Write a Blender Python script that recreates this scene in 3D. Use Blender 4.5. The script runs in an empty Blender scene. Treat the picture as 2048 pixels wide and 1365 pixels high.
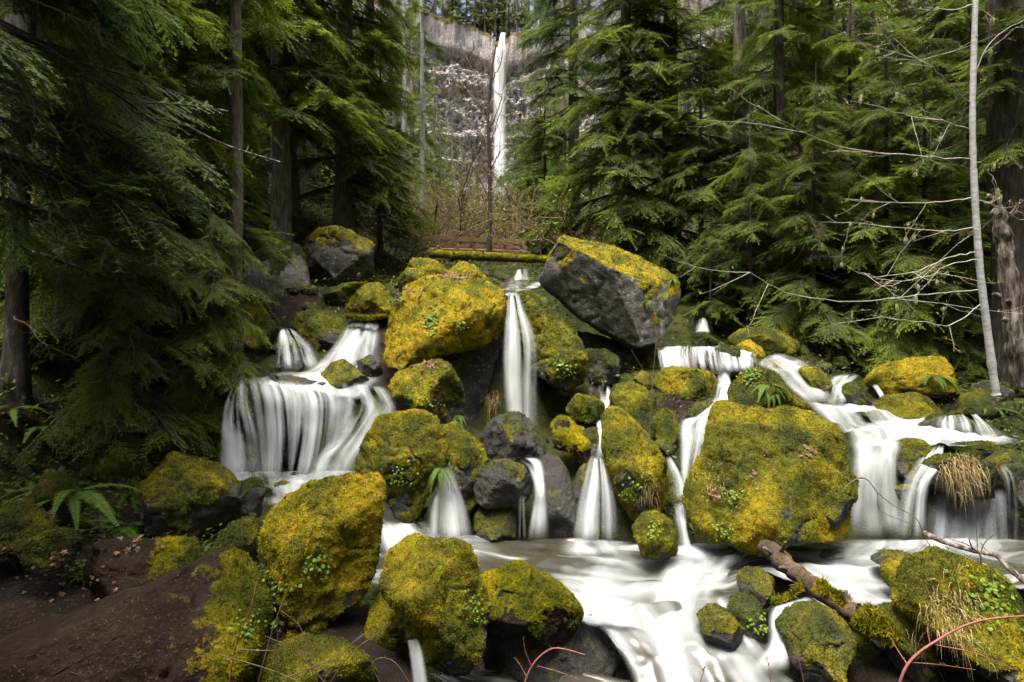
import bpy, bmesh, math, random
import numpy as np
from mathutils import Vector, Matrix, Euler
from mathutils.bvhtree import BVHTree

random.seed(7); RNG = np.random.default_rng(7)
scene = bpy.context.scene
COL = scene.collection

# ------------------------------------------------------------------ camera, sky, sun, exposure
FPX = 1150.0                      # focal length in photo pixels (2048 wide)
cam_d = bpy.data.cameras.new('camera'); cam = bpy.data.objects.new('camera', cam_d); COL.objects.link(cam)
cam_d.sensor_width = 36.0; cam_d.lens = FPX / 2048 * 36.0
cam_d.clip_start = 0.05; cam_d.clip_end = 2000
cam.location = (0, 0, 0); cam.rotation_euler = (math.radians(90), 0, 0)
scene.camera = cam

SUN_DIR = Vector((-0.12, -0.20, 0.97)).normalized()       # towards the sun
w = bpy.data.worlds.new('World'); scene.world = w; w.use_nodes = True
nt = w.node_tree
bg = nt.nodes['Background']; sky = nt.nodes.new('ShaderNodeTexSky'); sky.sky_type = 'NISHITA'; sky.sun_disc = False
sky.sun_elevation = math.asin(SUN_DIR.z); sky.sun_rotation = math.atan2(SUN_DIR.x, SUN_DIR.y)
sky.air_density = 0.6; sky.dust_density = 10.0; sky.ozone_density = 0.3
nt.links.new(sky.outputs[0], bg.inputs[0]); bg.inputs[1].default_value = 0.15
sun_d = bpy.data.lights.new('sun', 'SUN'); sun = bpy.data.objects.new('sun', sun_d); COL.objects.link(sun)
sun_d.energy = 2.9; sun_d.angle = math.radians(28); sun_d.color = (1.0, 0.94, 0.82)
sun.rotation_euler = SUN_DIR.to_track_quat('Z', 'Y').to_euler(); sun.location = (0, 0, 60)
vs = scene.view_settings; vs.view_transform = 'Standard'; vs.look = 'None'; vs.gamma = 1.0; vs.exposure = 1.32
vs.use_curve_mapping = False
scene.cycles.max_bounces = 5; scene.cycles.transparent_max_bounces = 16
scene.cycles.diffuse_bounces = 3; scene.cycles.glossy_bounces = 2; scene.cycles.transmission_bounces = 3
scene.cycles.use_denoising = True

# ------------------------------------------------------------------ helpers
def P(px, py, d):
    """photo pixel + distance -> point"""
    return np.array(((px - 1024) / FPX * d, d, (682.5 - py) / FPX * d))

def vnoise(p, seed=0):
    p = np.asarray(p, dtype=np.float64)
    i = np.floor(p).astype(np.int64); f = p - i
    u = f * f * f * (f * (f * 6 - 15) + 10)
    def h(dx, dy, dz):
        n = ((i[:, 0] + dx) * 374761393 + (i[:, 1] + dy) * 668265263 + (i[:, 2] + dz) * 1274126177 + seed * 974711) & 0xffffffff
        n = ((n ^ (n >> 13)) * 1103515245) & 0xffffffff
        n = ((n ^ (n >> 16)) * 2654435761) & 0xffffffff
        return (n & 0xffff) / 32767.5 - 1.0
    x0 = h(0,0,0) * (1-u[:,0]) + h(1,0,0) * u[:,0]; x1 = h(0,1,0) * (1-u[:,0]) + h(1,1,0) * u[:,0]
    x2 = h(0,0,1) * (1-u[:,0]) + h(1,0,1) * u[:,0]; x3 = h(0,1,1) * (1-u[:,0]) + h(1,1,1) * u[:,0]
    y0 = x0 * (1-u[:,1]) + x1 * u[:,1]; y1 = x2 * (1-u[:,1]) + x3 * u[:,1]
    return y0 * (1-u[:,2]) + y1 * u[:,2]

def fbm(p, octaves=4, seed=0, gain=0.5):
    p = np.asarray(p, dtype=np.float64); s = np.zeros(len(p)); a = 1.0; t = 0.0
    for k in range(octaves):
        s += a * vnoise(p * (2.03 ** k) + 17.3 * k, seed + k); t += a; a *= gain
    return s / t

def smooth(a, b, x):
    t = np.clip((x - a) / (b - a), 0, 1); return t * t * (3 - 2 * t)

def mesh_np(name, V, F, smooth_shade=True, attrs=None):
    """V (n,3); F (m,3) or (m,4) int array"""
    V = np.ascontiguousarray(V, dtype=np.float32); F = np.ascontiguousarray(F, dtype=np.int32)
    me = bpy.data.meshes.new(name); k = F.shape[1]
    me.vertices.add(len(V)); me.vertices.foreach_set('co', V.ravel())
    me.loops.add(F.size); me.loops.foreach_set('vertex_index', F.ravel())
    me.polygons.add(len(F)); me.polygons.foreach_set('loop_start', np.arange(0, F.size, k, dtype=np.int32))
    me.polygons.foreach_set('use_smooth', np.full(len(F), smooth_shade, dtype=bool))
    for an, av in (attrs or {}).items():
        av = np.asarray(av, dtype=np.float32)
        if av.ndim == 1:
            at = me.attributes.new(an, 'FLOAT', 'POINT'); at.data.foreach_set('value', av)
        else:
            at = me.attributes.new(an, 'FLOAT_VECTOR', 'POINT'); at.data.foreach_set('vector', av.ravel())
    me.update(calc_edges=True)
    return me

def link(name, me, mat=None, parent=None, loc=(0, 0, 0)):
    o = bpy.data.objects.new(name, me); COL.objects.link(o)
    if mat is not None and me is not None and not me.materials: me.materials.append(mat)
    o.location = loc
    if parent is not None: o.parent = parent
    return o

def tag(o, label=None, cat=None, group=None, kind=None):
    if label: o['label'] = label
    if cat: o['category'] = cat
    if group: o['group'] = group
    if kind: o['kind'] = kind
    return o

def empty(name, loc):
    o = bpy.data.objects.new(name, None); COL.objects.link(o); o.location = tuple(loc); o.empty_display_size = 0.1
    return o

def vnormals(V, F):
    a, b, c = V[F[:, 0]], V[F[:, 1]], V[F[:, 2]]
    fn = np.cross(b - a, c - a); N = np.zeros_like(V)
    for k in range(3): np.add.at(N, F[:, k], fn)
    return N / np.maximum(np.linalg.norm(N, axis=1, keepdims=True), 1e-12)

class Geo:
    """collects triangles / quads as triangles with one float attribute"""
    def __init__(s): s.V = []; s.F = []; s.A = []; s.n = 0
    def add(s, V, F, a=0.0):
        V = np.asarray(V, dtype=np.float64); F = np.asarray(F, dtype=np.int64)
        if F.shape[1] == 4: F = np.vstack([F[:, [0, 1, 2]], F[:, [0, 2, 3]]])
        s.V.append(V); s.F.append(F + s.n); s.A.append(np.broadcast_to(np.asarray(a, dtype=np.float64), (len(V),)).copy()); s.n += len(V)
    def tube(s, pts, rad, sides=6, a=0.0, cap=True):
        pts = np.asarray(pts, dtype=np.float64); n = len(pts); rad = np.broadcast_to(np.asarray(rad, dtype=np.float64), (n,))
        T = np.gradient(pts, axis=0); T /= np.maximum(np.linalg.norm(T, axis=1, keepdims=True), 1e-9)
        ref = np.array((0.0, 0.0, 1.0)) if abs(T[0][2]) < 0.9 else np.array((1.0, 0, 0))
        U = np.cross(T, ref); U /= np.maximum(np.linalg.norm(U, axis=1, keepdims=True), 1e-9); W = np.cross(T, U)
        ang = np.linspace(0, 2 * np.pi, sides, endpoint=False)
        V = (pts[:, None] + rad[:, None, None] * (U[:, None] * np.cos(ang)[None, :, None] + W[:, None] * np.sin(ang)[None, :, None])).reshape(-1, 3)
        F = []
        for i in range(n - 1):
            for j in range(sides):
                k = (j + 1) % sides
                F.append((i * sides + j, i * sides + k, (i + 1) * sides + k, (i + 1) * sides + j))
        s.add(V, F, a)
        if cap:
            s.add(np.vstack([V[:sides], pts[:1]]), [(j, sides, (j + 1) % sides) for j in range(sides)], a)
            s.add(np.vstack([V[-sides:], pts[-1:]]), [(j, (j + 1) % sides, sides) for j in range(sides)], a)
    def mesh(s, name, smooth_shade=True, attr='tip'):
        return mesh_np(name, np.vstack(s.V), np.vstack(s.F), smooth_shade, {attr: np.concatenate(s.A)})

def spline(pts, n):
    """Catmull-Rom through pts, n samples per span"""
    p = np.asarray(pts, dtype=np.float64); q = np.vstack([2 * p[0] - p[1], p, 2 * p[-1] - p[-2]]); out = []
    for i in range(1, len(q) - 2):
        for k in range(n):
            t = k / n
            out.append(0.5 * ((2 * q[i]) + (-q[i-1] + q[i+1]) * t + (2*q[i-1] - 5*q[i] + 4*q[i+1] - q[i+2]) * t*t + (-q[i-1] + 3*q[i] - 3*q[i+1] + q[i+2]) * t**3))
    out.append(p[-1]); return np.array(out)

_ico = {}
def ico(sub):
    if sub not in _ico:
        bm = bmesh.new(); bmesh.ops.create_icosphere(bm, subdivisions=sub, radius=1.0)
        bm.verts.ensure_lookup_table()
        V = np.array([v.co[:] for v in bm.verts]); F = np.array([[v.index for v in f.verts] for f in bm.faces]); bm.free()
        _ico[sub] = (V, F)
    return _ico[sub]

# ------------------------------------------------------------------ materials
def new_mat(name):
    m = bpy.data.materials.new(name); m.use_nodes = True; t = m.node_tree; t.nodes.clear()
    out = t.nodes.new('ShaderNodeOutputMaterial'); return m, t, out
def N(t, kind, **kw):
    n = t.nodes.new(kind)
    for k, v in kw.items(): setattr(n, k, v)
    return n
def val(n, **kw):
    for k, v in kw.items(): n.inputs[k.replace('_', ' ')].default_value = v
    return n
def noise(t, vec, scale, detail=4, rough=0.55, dist=0.0):
    n = N(t, 'ShaderNodeTexNoise'); val(n, Scale=scale, Detail=detail, Roughness=rough, Distortion=dist)
    if vec is not None: t.links.new(vec, n.inputs['Vector'])
    return n.outputs['Fac']
def ramp(t, fac, stops, interp='LINEAR'):
    r = N(t, 'ShaderNodeValToRGB'); r.color_ramp.interpolation = interp
    e = r.color_ramp.elements
    while len(e) < len(stops): e.new(0.5)
    for el, (p, c) in zip(e, stops):
        el.position = p; el.color = (c if len(c) == 4 else (*c, 1)) if hasattr(c, '__len__') else (c, c, c, 1)
    t.links.new(fac, r.inputs[0]); return r.outputs[0]
def mix(t, fac, a, b, mode='MIX'):
    m = N(t, 'ShaderNodeMix', data_type='RGBA', blend_type=mode)
    for sock, x in ((m.inputs[0], fac), (m.inputs[6], a), (m.inputs[7], b)):
        if hasattr(x, 'links') or isinstance(x, bpy.types.NodeSocket): t.links.new(x, sock)
        else: sock.default_value = x if not hasattr(x, '__len__') else (*x[:3], 1)
    return m.outputs[2]
def maths(t, op, a, b=0.0, clamp=False):
    m = N(t, 'ShaderNodeMath', operation=op, use_clamp=clamp)
    for sock, x in ((m.inputs[0], a), (m.inputs[1], b)):
        if isinstance(x, bpy.types.NodeSocket): t.links.new(x, sock)
        else: sock.default_value = x
    return m.outputs[0]
def attr(t, name, out='Fac'):
    n = N(t, 'ShaderNodeAttribute', attribute_name=name); return n.outputs[out]
def pos(t): return N(t, 'ShaderNodeNewGeometry').outputs['Position']
def bump(t, h, strength=0.4, dist=0.02):
    b = N(t, 'ShaderNodeBump'); val(b, Strength=strength, Distance=dist); t.links.new(h, b.inputs['Height']); return b.outputs[0]
def principled(t, out, col, rough=0.85, normal=None, spec=0.3):
    b = N(t, 'ShaderNodeBsdfPrincipled')
    for nm, x in (('Base Color', col), ('Roughness', rough)):
        if isinstance(x, bpy.types.NodeSocket): t.links.new(x, b.inputs[nm])
        else: b.inputs[nm].default_value = x if not hasattr(x, '__len__') else (*x[:3], 1)
    b.inputs['Specular IOR Level'].default_value = spec
    if normal is not None: t.links.new(normal, b.inputs['Normal'])
    if out is not None: t.links.new(b.outputs[0], out.inputs[0])
    return b

def moss_colour(t):
    p = pos(t)
    n1 = noise(t, p, 3.0, 5, 0.6); n2 = noise(t, p, 38.0, 3, 0.7); n3 = noise(t, p, 9.0, 4, 0.6)
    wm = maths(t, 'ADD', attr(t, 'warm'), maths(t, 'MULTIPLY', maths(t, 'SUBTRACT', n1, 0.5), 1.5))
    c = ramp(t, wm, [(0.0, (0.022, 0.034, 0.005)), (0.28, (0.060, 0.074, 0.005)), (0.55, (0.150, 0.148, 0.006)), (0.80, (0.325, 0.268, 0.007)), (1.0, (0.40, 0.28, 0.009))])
    sp = mix(t, 1.0, ramp(t, n2, [(0.3, 0.5), (0.5, 0.95), (0.72, 1.25)]), ramp(t, noise(t, p, 17.0, 3, 0.7), [(0.3, 0.65), (0.5, 0.95), (0.7, 1.2)]), 'MULTIPLY')
    c = mix(t, 1.0, c, sp, 'MULTIPLY')
    br = ramp(t, n3, [(0.54, 0.0), (0.70, 1.0)])
    c = mix(t, maths(t, 'MULTIPLY', br, 0.6), c, (0.045, 0.036, 0.006))
    return c

def rock_mat(name, wet=0.0, base=(0.060, 0.056, 0.050), lichen=0.5):
    m, t, out = new_mat(name); p = pos(t)
    n1 = noise(t, p, 2.5, 8, 0.65); n2 = noise(t, p, 26, 6, 0.7)
    k = 1.0 - 0.62 * wet
    c = ramp(t, n1, [(0.3, tuple(x * 0.45 * k for x in base)), (0.55, tuple(x * k for x in base)), (0.75, tuple(x * 1.7 * k for x in base))])
    c = mix(t, 1.0, c, ramp(t, n2, [(0.3, 0.55), (0.7, 1.35)]), 'MULTIPLY')
    if lichen:
        v = N(t, 'ShaderNodeTexVoronoi'); val(v, Scale=13.0, Randomness=1.0); t.links.new(p, v.inputs['Vector'])
        wob = noise(t, p, 30, 4, 0.7); gate = noise(t, p, 1.8, 3)
        lm = maths(t, 'MULTIPLY', ramp(t, maths(t, 'ADD', v.outputs['Distance'], maths(t, 'MULTIPLY', wob, 0.55)), [(0.42, 1.0), (0.60, 0.0)]), ramp(t, gate, [(0.42, 0.0), (0.56, 1.0)]))
        c = mix(t, maths(t, 'MULTIPLY', lm, lichen), c, (0.30, 0.31, 0.27))
    mf = attr(t, 'moss'); fine = noise(t, p, 45, 4, 0.7); mid = noise(t, p, 11, 4, 0.65)
    mk = maths(t, 'ADD', mf, maths(t, 'ADD', maths(t, 'MULTIPLY', maths(t, 'SUBTRACT', fine, 0.5), 0.55), maths(t, 'MULTIPLY', maths(t, 'SUBTRACT', mid, 0.5), 1.25)))
    mk = ramp(t, mk, [(0.40, 0.0), (0.60, 1.0)])
    col = mix(t, mk, c, moss_colour(t))
    hr = maths(t, 'ADD', maths(t, 'MULTIPLY', noise(t, p, 14, 8, 0.72), 1.0), maths(t, 'MULTIPLY', n2, 0.5))
    hm = maths(t, 'ADD', maths(t, 'MULTIPLY', noise(t, p, 70, 4, 0.75), 0.8), noise(t, p, 24, 4, 0.7))
    h = mix(t, mk, hr, hm)
    rg = maths(t, 'ADD', maths(t, 'MULTIPLY', mk, 0.95 - (0.8 - 0.5 * wet)), 0.8 - 0.5 * wet)
    principled(t, out, col, rg, bump(t, h, 1.0, 0.045), (0.3 + 0.3 * wet) if lichen else 0.12)
    return m

def simple_mat(name, stops, scale=6.0, rough=0.9, bstr=0.5, bdist=0.02, stretch=None, spec=0.2, detail=6):
    m, t, out = new_mat(name); tc = N(t, 'ShaderNodeTexCoord').outputs['Object']
    if stretch:
        mp = N(t, 'ShaderNodeMapping'); mp.inputs['Scale'].default_value = stretch; t.links.new(tc, mp.inputs[0]); tc = mp.outputs[0]
    n1 = noise(t, tc, scale, detail, 0.65)
    principled(t, out, ramp(t, n1, stops), rough, bump(t, n1, bstr, bdist), spec); return m

def leaf_mat(name, dark, mid_, tip, trans=0.35, vary=0.5, scale=0.9):
    m, t, out = new_mat(name)
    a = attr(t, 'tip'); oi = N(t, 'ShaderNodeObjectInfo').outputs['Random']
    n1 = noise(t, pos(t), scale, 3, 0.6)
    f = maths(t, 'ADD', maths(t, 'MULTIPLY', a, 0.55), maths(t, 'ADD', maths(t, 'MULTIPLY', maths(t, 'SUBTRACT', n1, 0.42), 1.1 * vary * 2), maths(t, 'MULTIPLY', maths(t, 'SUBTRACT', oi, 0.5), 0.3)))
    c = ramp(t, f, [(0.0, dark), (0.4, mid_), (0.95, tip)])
    b = principled(t, None, c, 0.62, None, 0.25)
    tr = N(t, 'ShaderNodeBsdfTranslucent'); t.links.new(c, tr.inputs[0])
    ms = N(t, 'ShaderNodeMixShader'); ms.inputs[0].default_value = trans
    t.links.new(b.outputs[0], ms.inputs[1]); t.links.new(tr.outputs[0], ms.inputs[2]); t.links.new(ms.outputs[0], out.inputs[0])
    return m

def water_mat(name, freq=14.0, base=0.5, gain=1.6, dark=None, col=(0.70, 0.75, 0.79), stretch=0.35):
    """long-exposure water: white foam threads over clear or dark water. 'flow' = (across m, along m), 'fade' 0..1"""
    m, t, out = new_mat(name)
    fl = N(t, 'ShaderNodeAttribute', attribute_name='flow').outputs['Vector']
    mp = N(t, 'ShaderNodeMapping'); mp.inputs['Scale'].default_value = (freq, stretch, freq * 0.2); t.links.new(fl, mp.inputs[0])
    n1 = noise(t, mp.outputs[0], 1.0, 2.5, 0.5, 0.2)
    mp2 = N(t, 'ShaderNodeMapping'); mp2.inputs['Scale'].default_value = (freq * 0.22, stretch * 1.6, 1.0); t.links.new(fl, mp2.inputs[0])
    n2 = noise(t, mp2.outputs[0], 1.0, 3, 0.5, 0.6)
    nn = maths(t, 'ADD', maths(t, 'MULTIPLY', n1, 0.6), maths(t, 'MULTIPLY', n2, 0.5))
    fd = attr(t, 'fade')
    a = maths(t, 'ADD', maths(t, 'MULTIPLY', maths(t, 'SUBTRACT', nn, 0.55), gain * 2.2), base, False)
    a = maths(t, 'MAXIMUM', a, 0.0)
    a = maths(t, 'MULTIPLY', a, fd, True)
    d = N(t, 'ShaderNodeBsdfDiffuse'); d.inputs[0].default_value = (*col, 1)
    tl = N(t, 'ShaderNodeBsdfTranslucent'); tl.inputs[0].default_value = (*col, 1)
    ms = N(t, 'ShaderNodeMixShader'); ms.inputs[0].default_value = 0.35
    bn = bump(t, nn, 0.4, 0.05); t.links.new(bn, d.inputs['Normal'])
    t.links.new(d.outputs[0], ms.inputs[1]); t.links.new(tl.outputs[0], ms.inputs[2])
    if dark:
        b = principled(t, None, dark, 0.22, bn, 0.5)
        bot = b.outputs[0]
    else:
        bot = N(t, 'ShaderNodeBsdfTransparent').outputs[0]
    mm = N(t, 'ShaderNodeMixShader'); t.links.new(a, mm.inputs[0]); t.links.new(bot, mm.inputs[1]); t.links.new(ms.outputs[0], mm.inputs[2])
    if dark:   # the rim of a pool thins out over its bed
        tr = N(t, 'ShaderNodeBsdfTransparent'); m3 = N(t, 'ShaderNodeMixShader')
        t.links.new(attr(t, 'rim'), m3.inputs[0]); t.links.new(tr.outputs[0], m3.inputs[1]); t.links.new(mm.outputs[0], m3.inputs[2])
        t.links.new(m3.outputs[0], out.inputs[0])
    else:
        t.links.new(mm.outputs[0], out.inputs[0])
    return m

M = {}
M['rock'] = rock_mat('mossy_rock')
M['pale_rock'] = rock_mat('pale_lichen_rock', base=(0.13, 0.126, 0.117), lichen=0.9)
M['wet_rock'] = rock_mat('wet_rock', wet=0.85, lichen=0.12)
M['brown_rock'] = rock_mat('brown_smooth_rock', wet=0.35, base=(0.034, 0.024, 0.016), lichen=0.0)
mm_, t_, o_ = new_mat('moss_fuzz'); principled(t_, o_, moss_colour(t_), 0.95, None, 0.1); M['moss'] = mm_
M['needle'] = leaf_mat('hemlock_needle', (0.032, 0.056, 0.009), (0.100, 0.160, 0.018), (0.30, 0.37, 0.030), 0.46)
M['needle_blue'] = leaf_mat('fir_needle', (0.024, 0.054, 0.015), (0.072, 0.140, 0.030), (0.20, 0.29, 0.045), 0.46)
M['needle_far'] = leaf_mat('far_needle', (0.045, 0.07, 0.018), (0.13, 0.175, 0.036), (0.30, 0.32, 0.06), 0.48, scale=0.25)
M['fern'] = leaf_mat('fern_leaf', (0.04, 0.08, 0.012), (0.09, 0.17, 0.022), (0.17, 0.28, 0.035), 0.35, 0.3)
M['clover'] = leaf_mat('clover_leaf', (0.06, 0.12, 0.012), (0.13, 0.22, 0.02), (0.26, 0.34, 0.04), 0.3, 0.5, 6)
M['bud'] = leaf_mat('bud_leaf', (0.16, 0.18, 0.02), (0.26, 0.26, 0.035), (0.38, 0.34, 0.07), 0.3, 0.3, 3)
M['grass'] = leaf_mat('grass_blade', (0.05, 0.10, 0.01), (0.13, 0.20, 0.02), (0.30, 0.26, 0.08), 0.3, 0.3, 3)
M['litter'] = simple_mat('dark_litter', [(0.3, (0.025, 0.017, 0.011)), (0.7, (0.09, 0.06, 0.04))], 30)
M['straw'] = simple_mat('straw', [(0.3, (0.22, 0.16, 0.07)), (0.7, (0.42, 0.32, 0.16))], 20)
M['dead_leaf'] = simple_mat('dead_leaf', [(0.3, (0.10, 0.06, 0.04)), (0.55, (0.20, 0.125, 0.085)), (0.75, (0.38, 0.28, 0.20))], 5)
M['bark'] = simple_mat('dark_bark', [(0.3, (0.020, 0.017, 0.014)), (0.55, (0.068, 0.060, 0.049)), (0.8, (0.18, 0.17, 0.145))], 5, 0.95, 1.0, 0.05, (3, 3, 0.7))
M['bark_grey'] = simple_mat('grey_bark', [(0.3, (0.07, 0.06, 0.05)), (0.5, (0.20, 0.185, 0.16)), (0.75, (0.38, 0.36, 0.32))], 5, 0.95, 1.0, 0.05, (3.5, 3.5, 0.6))
M['bark_pale'] = simple_mat('pale_alder_bark', [(0.25, (0.10, 0.10, 0.09)), (0.42, (0.32, 0.335, 0.33)), (0.7, (0.52, 0.55, 0.54))], 7, 0.8, 0.4, 0.01, (1.2, 1.2, 3.5))
M['dead_wood'] = simple_mat('dead_wood', [(0.36, (0.025, 0.020, 0.016)), (0.5, (0.11, 0.095, 0.08)), (0.66, (0.36, 0.33, 0.29))], 4, 0.9, 1.0, 0.04, (4, 4, 0.6))
M['twig'] = simple_mat('brown_twig', [(0.3, (0.06, 0.042, 0.028)), (0.7, (0.20, 0.15, 0.105))], 8, 0.9, 0.3)
M['twig_pale'] = simple_mat('pale_twig', [(0.3, (0.22, 0.21, 0.17)), (0.7, (0.48, 0.46, 0.40))], 8, 0.9, 0.3)
M['red_stem'] = simple_mat('red_stem', [(0.3, (0.16, 0.045, 0.045)), (0.7, (0.34, 0.13, 0.11))], 12, 0.55, 0.3, 0.004, None, 0.4)
M['lichen'] = simple_mat('beard_lichen', [(0.3, (0.30, 0.34, 0.16)), (0.7, (0.50, 0.53, 0.30))], 20)
M['timber'] = simple_mat('weathered_timber', [(0.3, (0.10, 0.055, 0.03)), (0.7, (0.28, 0.17, 0.10))], 4, 0.85, 0.4, 0.01)
M['veil'] = water_mat('falling_water', 9, 0.46, 2.3, stretch=.25)
M['bright_silk'] = water_mat('bright_silky_water', 4.5, 0.64, 2.0, stretch=.6, col=(.53, .575, .61))
M['veil_dome'] = water_mat('dome_veil_water', 8, 0.40, 2.4, stretch=.35)
M['veil_thin'] = water_mat('thin_falling_water', 14, 0.16, 1.8, stretch=.22)
M['silk'] = water_mat('silky_water', 5.0, 0.62, 2.1, stretch=0.55, col=(.57, .615, .65))
M['mist'] = water_mat('misty_water', 7, 0.22, 0.8, col=(0.72, 0.82, 0.9))
M['pool'] = water_mat('stream_water', 3.0, 0.08, 3.0, col=(.52, .565, .60), dark=(0.040, 0.040, 0.028), stretch=0.55)
M['far_fall'] = water_mat('far_waterfall_water', 1.1, 0.95, 1.6, col=(0.88, 0.92, 0.95), stretch=0.02)

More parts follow.
